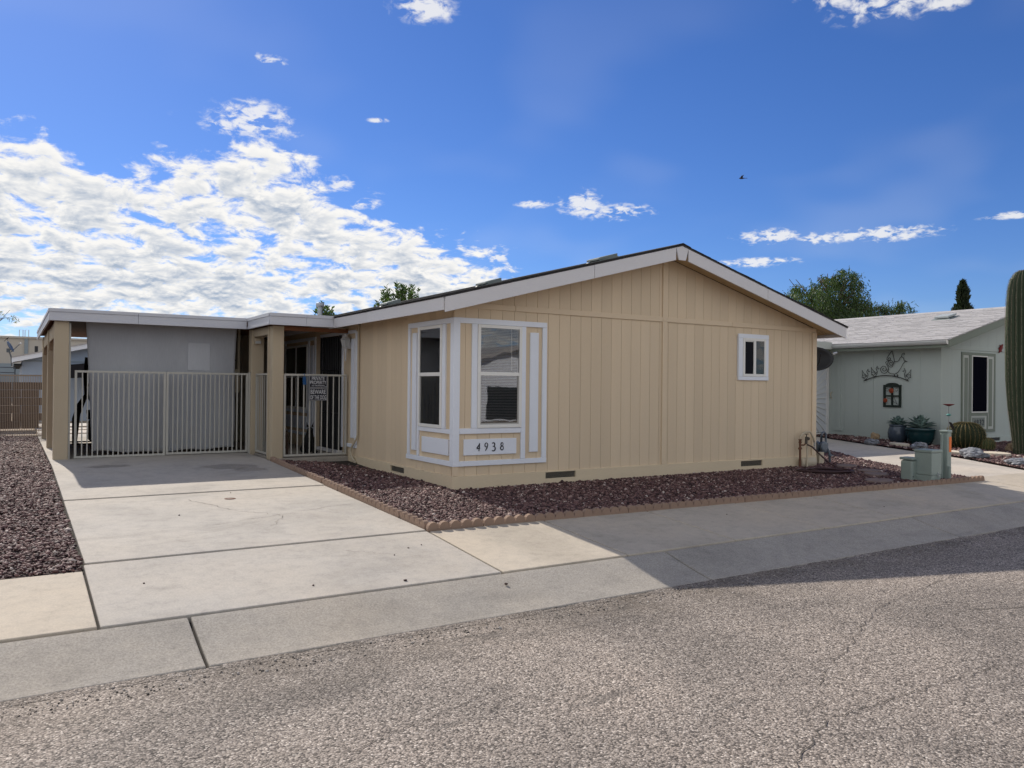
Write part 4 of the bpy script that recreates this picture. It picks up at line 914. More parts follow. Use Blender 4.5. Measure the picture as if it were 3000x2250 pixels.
for x in (-3.50, -3.28): MB().tube([(x, 8.3, 1.0), (x-.02, 8.32, 1.4), (x, 8.3, 1.78)], .042, 10).build('upright', M_black, eq)
MB().tube([(-3.55, 8.28, 1.25), (-3.18, 8.28, 1.25)], .03, 8).build('crossbar', M_black, eq)
for s, x in ((-1, -3.52), (1, -3.22)):
    MB().tube([(x, 8.28, 1.05), (x+.12*s, 8.2, .88), (x+.20*s, 8.12, .62), (x+.20*s, 8.05, .14)], .035, 8).build('leg', M_black, eq)
    MB().tube([(x, 8.33, 1.02), (x+.10*s, 8.5, .7), (x+.14*s, 8.7, .14)], .032, 8).build('leg', M_black, eq)
    MB().tube([(x, 8.26, 1.12), (x-.12*s, 8.15, .86), (x-.02*s, 8.1, .62)], .022, 8).build('strap', M_blackrough, eq)
MB().prism([(8.05, .60), (8.45, .72), (8.43, .78), (8.03, .67)], 'x', -3.5, -3.22).build('seat', M_blackrough, eq, bevel=.015)
MB().prism([(8.0, .2), (8.3, .2), (8.25, .55), (8.05, .62)], 'x', -3.48, -3.12).build('housing', M_black, eq, bevel=.03)
MB().box(-3.75, 7.95, .11, -3.05, 8.0, .16).box(-3.75, 8.7, .11, -3.05, 8.75, .16).build('foot', M_black, eq)
# pale stepping slabs in the sun behind the carport
for i, (x0, x1, y0, y1) in enumerate([(-4.2, -2.4, 11.75, 12.9), (-4.2, -2.4, 13.3, 14.2), (-4.2, -2.4, 15.0, 16.6)]):
    tag(MB().box(x0, y0, .06, x1, y1, .15).build('patio_slab', M_nbdrive, None, bevel=.01), 'pale sunlit patio slab behind the carport, %s from the gate' % ['nearest', 'second', 'farthest'][i], 'slab', 'patio slabs')

# ------------------------------------------------------------------ dogs on the porch
def skinned(name, m, parent, nodes, edges, sub=2):
    me = bpy.data.meshes.new(name); o0 = wo(parent)
    me.from_pydata([tuple(Vector(n[0])-o0) for n in nodes], edges, []); o = link(name, me, parent); setmat(me, m)
    sk = o.modifiers.new('skin', 'SKIN'); sk.use_smooth_shade = True
    for v, n in zip(me.skin_vertices[0].data, nodes): v.radius = (n[1], n[1]) if isinstance(n[1], (int, float)) else n[1]
    me.skin_vertices[0].data[0].use_root = True
    ss = o.modifiers.new('sub', 'SUBSURF'); ss.levels = sub; ss.render_levels = sub; return o
DX, DY, DZ = -.50, 4.15, .135
dg = thing('dog', (DX, DY, DZ), 'black dog sitting upright on the porch behind the gate', 'dog')
skinned('body', M_dogb, dg, [((DX, DY+.14, DZ+.09), .085), ((DX, DY+.08, DZ+.20), .085), ((DX, DY+.03, DZ+.30), .075), ((DX, DY, DZ+.37), .052), ((DX, DY-.02, DZ+.43), .058), ((DX, DY-.085, DZ+.42), .030), ((DX, DY-.115, DZ+.415), .020),
    ((DX-.05, DY-.0, DZ+.24), .035), ((DX-.052, DY-.02, DZ+.10), .024), ((DX-.052, DY-.045, DZ+.015), .022), ((DX+.05, DY, DZ+.24), .035), ((DX+.052, DY-.02, DZ+.10), .024), ((DX+.052, DY-.045, DZ+.015), .022),
    ((DX-.085, DY+.11, DZ+.08), .05), ((DX-.10, DY+.0, DZ+.05), .03), ((DX-.10, DY-.05, DZ+.015), .022), ((DX+.085, DY+.11, DZ+.08), .05), ((DX+.10, DY, DZ+.05), .03), ((DX+.10, DY-.05, DZ+.015), .022), ((DX+.10, DY+.2, DZ+.04), .018), ((DX+.2, DY+.16, DZ+.03), .012)],
    [(0, 1), (1, 2), (2, 3), (3, 4), (4, 5), (5, 6), (2, 7), (7, 8), (8, 9), (2, 10), (10, 11), (11, 12), (0, 13), (13, 14), (14, 15), (0, 16), (16, 17), (17, 18), (0, 19), (19, 20)])
for s in (-1, 1):
    e = MB(); e.add([(DX+s*.02, DY-.01, DZ+.465), (DX+s*.062, DY+.0, DZ+.45), (DX+s*.058, DY-.005, DZ+.545), (DX+s*.045, DY+.015, DZ+.465)], [(0, 1, 2), (0, 2, 3), (1, 3, 2), (0, 3, 1)]); e.build('ear', M_dogb, dg)
DX2, DY2 = -.96, 4.05
d2 = thing('dog', (DX2, DY2, DZ), 'small brown and grey dog standing on the porch beside the stucco post', 'dog')
skinned('body', M_dogt, d2, [((DX2+.03, DY2+.28, DZ+.22), .07), ((DX2+.01, DY2+.12, DZ+.22), .068), ((DX2, DY2, DZ+.24), .072), ((DX2-.01, DY2-.06, DZ+.32), .05), ((DX2-.015, DY2-.09, DZ+.365), .05), ((DX2-.02, DY2-.15, DZ+.35), .028), ((DX2-.02, DY2-.18, DZ+.345), .019),
    ((DX2-.05, DY2, DZ+.16), .03), ((DX2-.05, DY2-.01, DZ+.08), .02), ((DX2-.05, DY2-.02, DZ+.012), .02), ((DX2+.05, DY2, DZ+.16), .03), ((DX2+.05, DY2-.01, DZ+.08), .02), ((DX2+.05, DY2-.02, DZ+.012), .02),
    ((DX2-.03, DY2+.28, DZ+.14), .035), ((DX2-.03, DY2+.33, DZ+.085), .02), ((DX2-.03, DY2+.31, DZ+.012), .02), ((DX2+.09, DY2+.28, DZ+.14), .035), ((DX2+.09, DY2+.33, DZ+.085), .02), ((DX2+.09, DY2+.31, DZ+.012), .02), ((DX2+.05, DY2+.38, DZ+.30), .018), ((DX2+.06, DY2+.42, DZ+.38), .01)],
    [(0, 1), (1, 2), (2, 3), (3, 4), (4, 5), (5, 6), (2, 7), (7, 8), (8, 9), (2, 10), (10, 11), (11, 12), (0, 13), (13, 14), (14, 15), (0, 16), (16, 17), (17, 18), (0, 19), (19, 20)])
for s in (-1, 1):
    e = MB(); c = Vector((DX2-.015, DY2-.085, DZ+.40)); e.add([c+Vector((s*.018, 0, 0)), c+Vector((s*.05, .005, -.01)), c+Vector((s*.042, 0, .06)), c+Vector((s*.034, .015, 0))], [(0, 1, 2), (0, 2, 3), (1, 3, 2), (0, 3, 1)]); e.build('ear', M_dogt, d2)

# ------------------------------------------------------------------ water supply, gas meter, hose, satellite dish
wp = thing('water_standpipe', (6.60, -.10, -.02), 'rusty water standpipe with hose tap at the right corner of the tan house', 'pipe')
MB().tube([(6.59, -.10, -.06), (6.59, -.10, .12)], .021, 10).build('riser', M_rust, wp); MB().tube([(6.59, -.10, .12), (6.588, -.10, .45)], .018, 10).build('riser', M_rust, wp)
for z, r in ((.30, .034), (.315, .026), (.41, .027), (.45, .028)): MB().lathe([(r*.8, -.012), (r, -.008), (r, .008), (r*.8, .012)], (6.589, -.10, z), 8).build('coupling', M_rust, wp)
arc = [(6.588+.20-.20*math.cos(t), -.10, .46+.12*math.sin(t)*1.0) for t in [math.pi*i/16*.62 for i in range(17)]]
arc += [(6.94, -.10, .47), (6.975, -.09, .40)]
MB().tube(arc, .016, 8).build('supply_pipe', M_tanpipe, wp, smooth=True)
MB().tube([(6.59, -.10, .36), (6.68, -.11, .36), (6.72, -.12, .39)], .013, 8).build('branch', M_rust, wp)
tp = MB().tube([(6.72, -.12, .37), (6.73, -.12, .50)], .024, 8).build('hose_tap', M_brass, wp); MB().tube([(6.69, -.12, .545), (6.775, -.12, .545)], .008, 6).build('handle', M_brass, tp); MB().tube([(6.73, -.12, .50), (6.73, -.12, .545)], .009, 6).build('stem', M_brass, tp); MB().lathe([(.018, 0), (.034, .01), (.036, .04), (.02, .055)], (6.752, -.13, .44), 10).build('bonnet', M_brass, tp)
MB().tube([(6.745, -.12, .36), (6.70, -.16, -.04)], .014, 8).build('drain_pipe', M_tanpipe, wp)
for k in range(5): MB().lathe([(.012, -.012), (.017, -.01), (.017, .01), (.012, .012)], (6.985, -.09, .40-k*.03), 8).build('coupling', M_galv, wp)
pc = MB().lathe([(.02, -.19), (.07, -.185), (.085, -.15), (.085, .15), (.07, .185), (.02, .19)], (0, 0, 0), 18)
pc.v = [(6.83+q[2], -.07+q[0]*.7, .055+q[1]) for q in pc.v]; tag(pc.build('valve_cover', M_tanpipe, None, smooth=True, loc=(6.83, -.07, -.03)), 'rounded tan valve cover lying at the base of the house corner', 'cover')
mt = thing('gas_meter', (7.42, .16, -.01), 'blue grey gas meter on pipes beside the tan house corner', 'meter')
MB().box(7.32, .12, .17, 7.52, .34, .36).build('case', M_gas, mt, bevel=.03)
dd = MB().lathe([(.02, 0), (.075, .002), (.085, .02), (.085, .05), (.06, .06)], (0, 0, 0), 20); dd.v = [(7.315-q[2]*.0+q[0], .115-q[2], .30+q[1]) for q in dd.v]; dd.build('diaphragm', M_gas, mt, smooth=False)
dd = MB().lathe([(.02, 0), (.07, .002), (.08, .02), (.08, .05), (.06, .06)], (0, 0, 0), 20); dd.v = [(7.318-q[2], .22+q[0], .285+q[1]) for q in dd.v]; dd.build('diaphragm', M_gas, mt)
MB().tube([(7.37, .17, .36), (7.37, .17, .48)]+[(7.43+.06*-math.cos(math.pi*i/8), .165, .48+.06*math.sin(math.pi*i/8)) for i in range(9)]+[(7.49, .16, .30), (7.50, .10, .2), (7.50, .08, -.05)], .019, 10).build('pipe', M_gas, mt, smooth=True)
MB().tube([(7.28, .17, .38), (7.10, .17, .38)], .018, 8).build('pipe', M_gas, mt); MB().lathe([(.02, -.03), (.03, -.02), (.03, .02), (.02, .03)], (7.50, .085, .13), 8).build('valve', M_gas, mt); MB().box(7.47, .05, .125, 7.56, .07, .14).build('valve_lever', M_gas, mt)
MB().box(7.16, .05, -.03, 7.29, .16, .20).build('pipe_box', M_tanpipe, mt, bevel=.004)
mt.location.x += .15
hose = []
for t in np.linspace(0, 1, 220):
    a = t*2*math.pi*5.2; rx = .30+.08*math.sin(t*9)+.10*t; ry = .20+.06*math.sin(t*7+1)
    cx, cy = 6.42+.06*math.sin(t*5), -.72-.05*t
    ca, sa = math.cos(R(-28)), math.sin(R(-28)); u, v_ = rx*math.cos(a), ry*math.sin(a)
    px, py = cx+u*ca-v_*sa, cy+u*sa+v_*ca
    hose.append((px, py, zD(py)+.045+.02*t+.012*math.sin(a*1.3)))
lead = [(6.72, -.14, .37), (6.78, -.20, .33), (6.86, -.30, .20), (6.93, -.42, .07), (6.90, -.55, .03)]
tail = [(hose[0][0]*(1-t)+6.90*t, hose[0][1]*(1-t)-.55*t, .02) for t in (.66, .33)]
mb = MB().tube(lead+tail+hose, .0125, 8); tag(mb.build('garden_hose', M_hose, None, smooth=True, loc=(6.4, -.75, -.03)), 'dark maroon garden hose coiled on the gravel below the tap', 'hose')
ds = thing('satellite_dish', (7.11, .5, 1.6), 'black satellite dish on the right side wall of the tan house', 'dish')
dm = MB(); nr, ns = 6, 28; C0 = Vector((7.52, .34, 1.855)); nrm = Vector((-.52, -.80, .10)).normalized(); ua = Vector((0, 0, 1)).cross(nrm).normalized(); ub = nrm.cross(ua)
vs = []
for i in range(nr+1):
    for k in range(ns):
        rr = i/nr; a = 2*math.pi*k/ns; vs.append(C0+ua*(.345*rr*math.cos(a))+ub*(.22*rr*math.sin(a))+nrm*(.06*(rr*rr)-.03))
fs = [(i*ns+k, i*ns+(k+1) % ns, (i+1)*ns+(k+1) % ns, (i+1)*ns+k) for i in range(nr) for k in range(ns)]
dm.add(vs, fs); do = dm.build('reflector', M_black, ds, smooth=True, fix=False); so = do.modifiers.new('t', 'SOLIDIFY'); so.thickness = .008
MB().tube([(7.12, .5, 1.62), (7.30, .42, 1.68), (7.42, .36, 1.80)], .02, 8).build('arm', M_black, ds)
MB().tube([C0+ub*-.2, C0+nrm*.25+ub*-.1, C0+nrm*.34+ub*.05], .012, 8).build('feed_arm', M_black, ds); MB().tube([C0+ua*.35+ub*.1, C0+ua*.42+ub*.12], .02, 8).build('bracket', M_galv, ds)

# ------------------------------------------------------------------ utility cabinets by the neighbour's drive
def zg(y): return zD(y)+.02
ub1 = thing('utility_pedestal', (7.06, -1.74, zg(-1.74)), 'short pale green utility pedestal with rounded edges, left of the taller box', 'utility box')
z = zg(-1.74)
MB().box(6.96, -1.86, z-.05, 7.14, -1.66, z+.30).build('body', M_util, ub1, bevel=.03); MB().box(6.95, -1.87, z+.305, 7.15, -1.65, z+.345).build('lid', M_util, ub1, bevel=.012); MB().lathe([(.006, 0), (.008, .01), (.0, .012)], (6.965, -1.87, z+.05), 8).build('lock', M_black, ub1)
ub2 = thing('utility_cabinet', (7.20, -1.98, zg(-1.98)), 'square pale green utility cabinet between the pedestal and the tall post', 'utility box'); z = zg(-1.98)
MB().box(7.06, -2.10, z-.05, 7.32, -1.84, z+.10).build('base', M_util, ub2, bevel=.006); MB().box(7.055, -2.105, z+.103, 7.325, -1.835, z+.44).build('body', M_util, ub2, bevel=.006); MB().box(7.045, -2.115, z+.442, 7.335, -1.825, z+.485).build('lid', M_util, ub2, bevel=.01)
MB().tube([(7.22, -2.108, z+.14), (7.24, -2.118, z+.10), (7.22, -2.118, z+.06), (7.20, -2.118, z+.10), (7.22, -2.108, z+.14)], .005, 6).build('hasp', M_galv, ub2)
ub3 = thing('utility_post', (7.75, -1.92, zg(-1.92)), 'tall slim pale green utility post with an orange sticker', 'utility box'); z = zg(-1.92)
MB().box(7.70, -1.985, z-.05, 7.82, -1.865, z+.72).build('body', M_util, ub3, bevel=.012); MB().box(7.692, -1.995, z+.722, 7.828, -1.857, z+.765).build('cap', M_util, ub3, bevel=.012)
MB().tube([(7.685, -1.905, z-.05), (7.685, -1.905, z+.70)], .024, 10).build('conduit', M_util, ub3); MB().tube([(7.735, -1.995, z-.05), (7.735, -1.995, z+.2)], .03, 10).build('conduit', M_util, ub3)
MB().box(7.745, -1.989, z+.42, 7.81, -1.9855, z+.66).build('sticker', M_orange, ub3)
for i, (x, y, s, w) in enumerate([(7.46, -.38, .20, 'nearest the gas meter'), (7.26, -.93, .20, 'second from the gas meter'), (6.98, -1.25, .22, 'third from the gas meter'), (6.33, -1.72, .24, 'nearest the sidewalk edging')]):
    mb = MB(); n = 14; P = [(x+s*1.1*math.cos(2*math.pi*k/n)*random.uniform(.9, 1.08), y+s*.75*math.sin(2*math.pi*k/n)*random.uniform(.9, 1.08)) for k in range(n)]
    mb.add([(a, b, zg(b)+.03) for a, b in P]+[(a, b, zg(b)-.04) for a, b in P], [tuple(range(n)), tuple(range(2*n-1, n-1, -1))]+[(k, (k+1) % n, n+(k+1) % n, n+k) for k in range(n)])
    tag(mb.build('stepping_stone', M_slate2, None, bevel=.006, loc=(x, y, zg(y))), 'flat brown stepping stone in the gravel, '+w, 'stone', 'stepping stones in the tan house bed')
# pebbles and droppings on the concrete
PEB = [(-3.285, -.34, .012, 'alone on the left half of the driveway'), (-1.42, -3.55, .018, 'on the gutter right of the driveway'), (-2.82, -3.10, .012, 'near the gutter joint of the driveway apron'), (-2.15, -3.26, .016, 'rust brown one at the apron edge'), (-2.53, .80, .010, 'beside the second driveway joint'), (-1.75, -2.45, .010, 'on the right of the driveway apron'), (-1.95, -2.6, .009, 'in the middle of the apron'), (-1.6, -2.4, .009, 'near the sidewalk joint'), (-3.9, -2.6, .010, 'on the left of the apron'), (2.2, -2.5, .010, 'on the shaded sidewalk'), (4.6, -2.9, .010, 'on the shaded sidewalk near its outer edge')]
PEM = None
for x, y, s, w in PEB:
    v = ICO_V*np.array([s*1.3, s, s*.7])*(1+RNG.uniform(-.2, .2, (12, 1))); zz = float(np.interp(y, [-3.96, -3.8, -3.6, -3.44, -3.36], [-.352, -.338, -.268, -.226, zD(y)])) if y < -3.36 else zD(y)
    me = raw_mesh('pebble', v*.75, ICO_F, M_pebble); o = link('pebble', me, None, (x, y, zz+s*.35+(.008 if y > -3.36 else 0)+(.008 if y > -1.97 else 0)), (0, 0, random.uniform(0, 6))); tag(o, 'small dark pebble '+w if 'one' not in w else 'small dark pebble, '+w, 'pebble', 'pebbles on the concrete')
cap = MB().lathe([(.0, -.01), (.062, -.01), (.062, .003), (.045, .005), (.044, .001), (.0, .001)], (-2.62, .43, zD(.43)+.016), 24).build('cleanout_cap', M_rust, None, loc=(-2.62, .43, zD(.43))); tag(cap, 'small round rusty cleanout cap set in the driveway', 'cap')
# ------------------------------------------------------------------ neighbour's sage-white house
NX, NYF, NWD = 13.4, 1.32, 7.1; NXR = NX+NWD/2
NB = thing('neighbor_house', (NXR, NYF, .05), 'pale sage house with grey shingle roof and the number 4932', 'house')
NZR = 3.47; NSL = .258
def nzt(x): return NZR-NSL*abs(x-NXR)
def nb(name, m, x0, y0, z0, x1, y1, z1, parent=None, bevel=.003): return MB().box(x0, y0, z0, x1, y1, z1).build(name, m, parent or NB, bevel=bevel)
ngw = MB().prism([(NX+.02, -.1), (NX+NWD, -.1), (NX+NWD, nzt(NX+NWD)-.12), (NXR, NZR-.12), (NX+.02, nzt(NX)-.12)], 'y', NYF+.012, NYF+.12).build('gable_wall', M_nbwall, NB)
nsw = nb('side_wall', M_nbwall, NX+.012, NYF+.12, -.1, NX+.12, 14.5, 2.42, bevel=0)
GPn = .40
x = NX+.07
while x < NX+NWD-.05:
    b = min(x+GPn, NX+NWD-.05)-.003; segs = [(.19, 2.29)]; mid = (x+b)/2
    if 14.6 < mid < 15.5: segs = [(.19, .79), (2.15, 2.29)]
    for z0, z1 in segs: MB().box(x, NYF, z0, b, NYF+.013, z1).build('plank', M_nbwall, ngw)
    ta, tb = nzt(x)-.13, nzt(b)-.13
    if min(ta, tb) > 2.38: MB().prism([(x, 2.36), (b, 2.36), (b, tb)]+([(NXR, NZR-.13)] if x < NXR < b else [])+[(x, ta)], 'y', NYF, NYF+.013).build('plank', M_nbwall, ngw)
    x += GPn
y = NYF+.09
while y < 13: MB().box(NX, y, .19, NX+.013, y+GPn-.003, 2.38).build('plank', M_nbwall, nsw); y += GPn
nb('band_board', M_nbwall, NX+.07, NYF-.015, 2.285, NX+2.6, NYF+.011, 2.365); nb('band_board', M_nbwall, NX+2.604, NYF-.0153, 2.285, NX+NWD, NYF+.011, 2.365)
nb('corner_board', M_nbwall, NX-.015, NYF-.016, .19, NX+.068, NYF+.085, 2.36); nb('skirt_board', M_nbwall, NX-.02, NYF-.025, -.12, NX+2.13, NYF+.011, .188); nb('skirt_board', M_nbwall, NX+2.63, NYF-.025, -.12, NX+NWD, NYF+.011, .188)
nb('skirt_board', M_nbwall, NX+2.131, NYF-.0248, -.12, NX+2.629, NYF+.011, .09); nb('skirt_board', M_nbwall, NX+2.131, NYF-.0248, .17, NX+2.629, NYF+.011, .1875); nb('foundation_vent', M_black, NX+2.131, NYF-.005, .09, NX+2.629, NYF+.0, .17, bevel=0)
nb('skirt_board', M_nbwall, NX-.025, NYF+.012, -.12, NX+.011, 13, .188)
# window surround
def nf(x0, x1, z0, z1, m=M_nbtrim, d=.022, name='trim_board'): return nb(name, m, x0, NYF-d, z0, x1, NYF+.011, z1)
nf(14.262, 15.80, 2.165, 2.235); nf(14.262, 14.325, .385, 2.163); nf(15.735, 15.80, .385, 2.163); nf(14.262, 15.80, .315, .383); nf(14.585, 14.692, .385, 2.163); nf(15.42, 15.452, .385, 2.163); nf(14.694, 15.418, .715, .788)
nf(14.327, 14.583, .385, 2.163, M_nbtrim2, .012, 'trim_panel'); nf(15.454, 15.733, .385, 2.163, M_nbtrim2, .012, 'trim_panel'); nf(14.39, 14.535, .45, 2.10, M_nbtrim, .02, 'trim_panel'); nf(15.50, 15.645, .45, 2.10, M_nbtrim, .02, 'trim_panel')
nf(14.694, 15.418, .385, .713, M_nbtrim2, .010, 'trim_panel')
npl = nf(14.755, 15.31, .438, .672, pm('number_plate', (.22, .245, .22), .6, .1, 8), .022, 'number_plate')
for i, ch in enumerate('4932'): link('house_number', text_mesh(ch, .078, .14, M_signblack, .003), npl, tuple(Vector((14.845+i*.125, NYF-.026, .555))-wo(npl)))
f = MB(); f.box(14.694, NYF-.034, .79, 14.72, NYF+.01, 2.163).box(15.392, NYF-.034, .79, 15.418, NYF+.01, 2.163).box(14.72, NYF-.034, .79, 15.392, NYF+.01, .816).box(14.72, NYF-.034, 2.137, 15.392, NYF+.01, 2.163)
nw = f.build('window', M_vinyl, NB, bevel=.003); MB().box(14.72, NYF-.016, .816, 15.392, NYF-.012, 2.137).build('sun_screen', pm('sun_screen', (.004, .004, .009), .95, .1, 30, .2, 200, spec=.02), nw)
# roof: fascia, soffit, gutter, shingles
def nslope(x0, x1, y0, y1, t0, t1, name, m, parent=NB, bevel=0): return MB().prism([(x0, nzt(x0)-t0), (x1, nzt(x1)-t0), (x1, nzt(x1)-t1), (x0, nzt(x0)-t1)], 'y', y0, y1).build(name, m, parent, bevel=bevel)
NOX = .33
nslope(NX-NOX, NXR-.001, NYF-.372, NYF-.35, .012, .185, 'fascia_board', M_nbtrim, bevel=.003); nslope(NXR, NX+NWD+NOX, NYF-.372, NYF-.35, .012, .185, 'fascia_board', M_nbtrim, bevel=.003)
nslope(NX-NOX+.02, NXR, NYF-.348, NYF-.002, .10, .115, 'soffit', M_nbtrim2); nslope(NXR, NX+NWD+NOX, NYF-.348, NYF-.002, .10, .115, 'soffit', M_nbtrim2)
nslope(NX-NOX+.02, NX-.002, NYF, 14.5, .11, .12, 'soffit', M_nbtrim2)
nb('fascia_board', M_nbtrim, NX-NOX-.02, NYF-.35, 2.285, NX-NOX, 14.5, 2.43)
gu = MB(); gx0 = NX-NOX-.022
gu.prism([(gx0, 2.44), (gx0, 2.36), (gx0-.05, 2.36), (gx0-.075, 2.39), (gx0-.085, 2.425), (gx0-.085, 2.445), (gx0-.078, 2.445), (gx0-.07, 2.39), (gx0-.008, 2.37), (gx0-.008, 2.44)], 'y', NYF-.36, 14.5)
gu.build('gutter', M_gutterm, NB); MB().prism([(gx0, 2.44), (gx0, 2.355), (gx0-.05, 2.355), (gx0-.08, 2.39), (gx0-.09, 2.448)], 'y', NYF-.364, NYF-.3605).build('gutter_cap', M_vinyl, NB)
nrf = nslope(NX-NOX-.04, NXR, NYF-.385, 14.6, -.001, .011, 'roof', M_shingle); nslope(NXR, NX+NWD+NOX+.04, NYF-.385, 14.6, -.001, .011, 'roof', M_shingle)
# shingle tabs: nearest 300 are parts, the rest one mass
EXP = .142; TW = .305; Lx = NWD/2+NOX+.05; nco = int(Lx/EXP)+1; tabs = []
for k in range(nco):
    e0 = Lx-k*EXP; 
    if e0 < .08: continue
    e1 = max(0, e0-EXP-.05); off = random.uniform(-.04, .04)+(TW/2 if k % 2 else 0)
    y = NYF-.385-off*1.0-TW
    while y < 14.5:
        ya, yb = max(y+.006, NYF-.388), min(y+TW-.006, 14.6); y += TW
        if yb-ya < .04: continue
        tabs.append((e0, e1, ya, yb))
def tabmb(mb, t, d):
    e0, e1, ya, yb = t; x0, x1 = NXR-e0, NXR-e1
    mb.prism([(x0, nzt(x0)+.001), (x0, nzt(x0)+.017+d), (x1, nzt(x1)+.0065), (x1, nzt(x1)+.0015)], 'y', ya, yb)
tabs.sort(key=lambda t: (t[2]+8.8)+(.35)*(Lx-t[0]))
for t in tabs[:300]:
    mb = MB(); tabmb(mb, t, random.uniform(-.004, .008)); mb.build('shingle', M_shingle, nrf, fix=False)
mb = MB()
for t in tabs[300:]: tabmb(mb, t, random.uniform(-.004, .008))
tag(mb.build('shingles', M_shingle, nrf, fix=False), kind='stuff')
mb = MB(); y = NYF-.39
while y < 14.4: mb.prism([(NXR-.15, nzt(NXR-.15)+.014), (NXR, NZR+.03), (NXR+.15, nzt(NXR+.15)+.014), (NXR, NZR+.016)], 'y', y, y+.24); y += .2405
mb.build('ridge_cap', M_shingle, nrf)
z0 = nzt(16.05)
nv = MB().prism([(15.62, nzt(15.62)+.012), (16.1, nzt(16.1)+.012), (16.08, nzt(16.08)+.03), (15.64, nzt(15.64)+.03)], 'y', 2.35, 2.83).build('roof_vent', M_rvent, NB)
MB().prism([(15.66, nzt(15.66)+.05), (16.05, nzt(16.05)+.05), (16.05, nzt(16.05)+.10), (15.66, nzt(15.66)+.105)], 'y', 2.4, 2.78).build('hood', pm('vent_grey', (.38, .41, .41), .5), nv, bevel=.01)
# patio cover between the houses, with its own posts
pcv = thing('patio_cover', (11.5, 3.9, .11), 'grey edged patio cover joining the sage house behind the sunburst gate', 'patio cover')
MB().box(8.35, 3.95, 2.46, 13.0, 9.5, 2.53).build('roof', M_gutterm, pcv); MB().box(8.35, 3.90, 2.34, 13.0, 3.948, 2.52).build('fascia', M_nbtrim2, pcv)
for x in (8.5, 10.8): MB().box(x, 4.0, .08, x+.1, 4.1, 2.458).build('post', M_nbtrim2, pcv)
# white sunburst gate
sg = thing('sunburst_gate', (12.4, 4.3, .12), 'white metal gate with sunburst ribs beside the sage house', 'gate')
MB().box(10.95, 4.30, .2, 13.33, 4.315, 2.05).build('panel', pm('white_gate_paint', (.66, .68, .71), .5, .03, 3), sg)
for (a, b) in (((10.95, .16), (13.37, .16)), ((10.95, 2.07), (13.37, 2.07))): MB().tube([(a[0], 4.29, a[1]), (b[0], 4.29, b[1])], .025, 6).build('rail', M_vinyl, sg)
for x in (10.95, 13.36): MB().box(x-.03, 4.26, .12, x+.03, 4.32, 2.12).build('post', M_vinyl, sg)
cx, cz = 12.25, 1.02
for k in range(22):
    a = R(-88+176*k/21); dx, dz = math.cos(a), math.sin(a); L_ = min(1.06/max(dx, .02), (1.02 if dz > 0 else .84)/max(abs(dz), .02))
    MB().tube([(cx+dx*.18, 4.288, cz+dz*.18), (cx+dx*L_, 4.288, cz+dz*L_)], .010, 5).build('rib', M_vinyl, sg)
# wall bracket and trims on the side wall
nb('trim_board', M_nbwall, NX-.022, 3.92, .33, NX-.001, 4.02, 2.2); nb('trim_board', M_nbwall, NX-.03, 3.86, .25, NX-.0, 4.08, .33)
MB().tube([(NX-.005, 4.18, 1.25), (NX-.04, 4.19, 1.22), (NX-.04, 4.19, 1.12), (NX-.005, 4.18, 1.08)], .012, 6).build('hook', M_tanpipe, NB)

# ------------------------------------------------------------------ wall art
qx = NX-.03
qa = thing('quail_wall_art', (qx, 2.65, 1.54), 'black wrought iron quail family wall art on the sage wall', 'wall art')
def wire(pts, r=.0065, closed=False, name='wire', par=None):   # pts: (u towards viewer-right = -Y, z)
    return MB().tube([(qx, 2.65-u, z) for u, z in pts], r, 6, closed).build(name, M_ironart, par or qa, smooth=True)
def spiral(cx, cz, r0, r1, a0, turns, n=26): return [(cx+(r0+(r1-r0)*i/n)*math.cos(R(a0)+turns*2*math.pi*i/n), cz+(r0+(r1-r0)*i/n)*math.sin(R(a0)+turns*2*math.pi*i/n)) for i in range(n+1)]
wire([(-.60+1.17*t, 1.535+.135*(1-((t-.5)*2)**2)) for t in [i/20 for i in range(21)]], .010, name='branch')
# mother quail
wire(spiral(-.06, 1.825, .02, .125, 90, 1.9)[::1]+[(-.02, 1.99), (.06, 2.04)]); wire([(.0, 1.84), (.03, 1.77), (.10, 1.72), (.21, 1.70), (.30, 1.74), (.37, 1.83), (.43, 1.95), (.48, 2.0)])
wire(spiral(.12, 1.965, .015, .095, 0, 1.8)+[(.21, 2.0), (.20, 2.08), (.17, 2.18), (.15, 2.27)]); wire([(.15, 2.27), (.08, 2.19), (.02, 2.10), (.015, 2.04)]+spiral(.075, 2.075, .05, .012, 200, 1.2, 14))
wire([(.20, 2.01), (.29, 2.005), (.33, 2.04), (.36, 2.10), (.40, 2.115), (.44, 2.09), (.455, 2.03), (.54, 1.995), (.47, 2.005)]); wire([(.39, 2.11), (.40, 2.17), (.43, 2.20), (.47, 2.195), (.47, 2.17), (.445, 2.17)])
for u in (.19, .27): wire([(u, 1.715), (u+.03, 1.68), (u+.02, 1.665)]); wire(spiral(u+.02, 1.655, .018, .004, 0, 1.2, 10))
def chick(u0, z0, s):
    for P in ([(0, .09), (.02, .05), (.06, .03), (.10, .05), (.13, .11), (.135, .16), (.11, .19), (.10, .23)], [(0, .09), (-.02, .06), (-.03, .10), (.0, .14), (.06, .14), (.10, .10)], [(-.02, .13), (-.03, .26), (.02, .18), (.08, .14)], [(.10, .23), (.115, .255), (.14, .25), (.15, .23), (.19, .225), (.14, .215)], [(.12, .255), (.12, .285), (.15, .28)], [(.06, .03), (.05, 0), (.09, .0)], [(.03, .06), (.07, .10), (.12, .14)]):
        wire([(u0+s*a, z0+b) for a, b in P], .0058)
chick(-.62, 1.545, 1); chick(-.37, 1.615, 1); chick(.60, 1.545, -1)
fr = thing('window_frame_art', (NX-.02, 2.5, .9), 'dark green arched window frame art with rust red flowers on the sage wall', 'wall art')
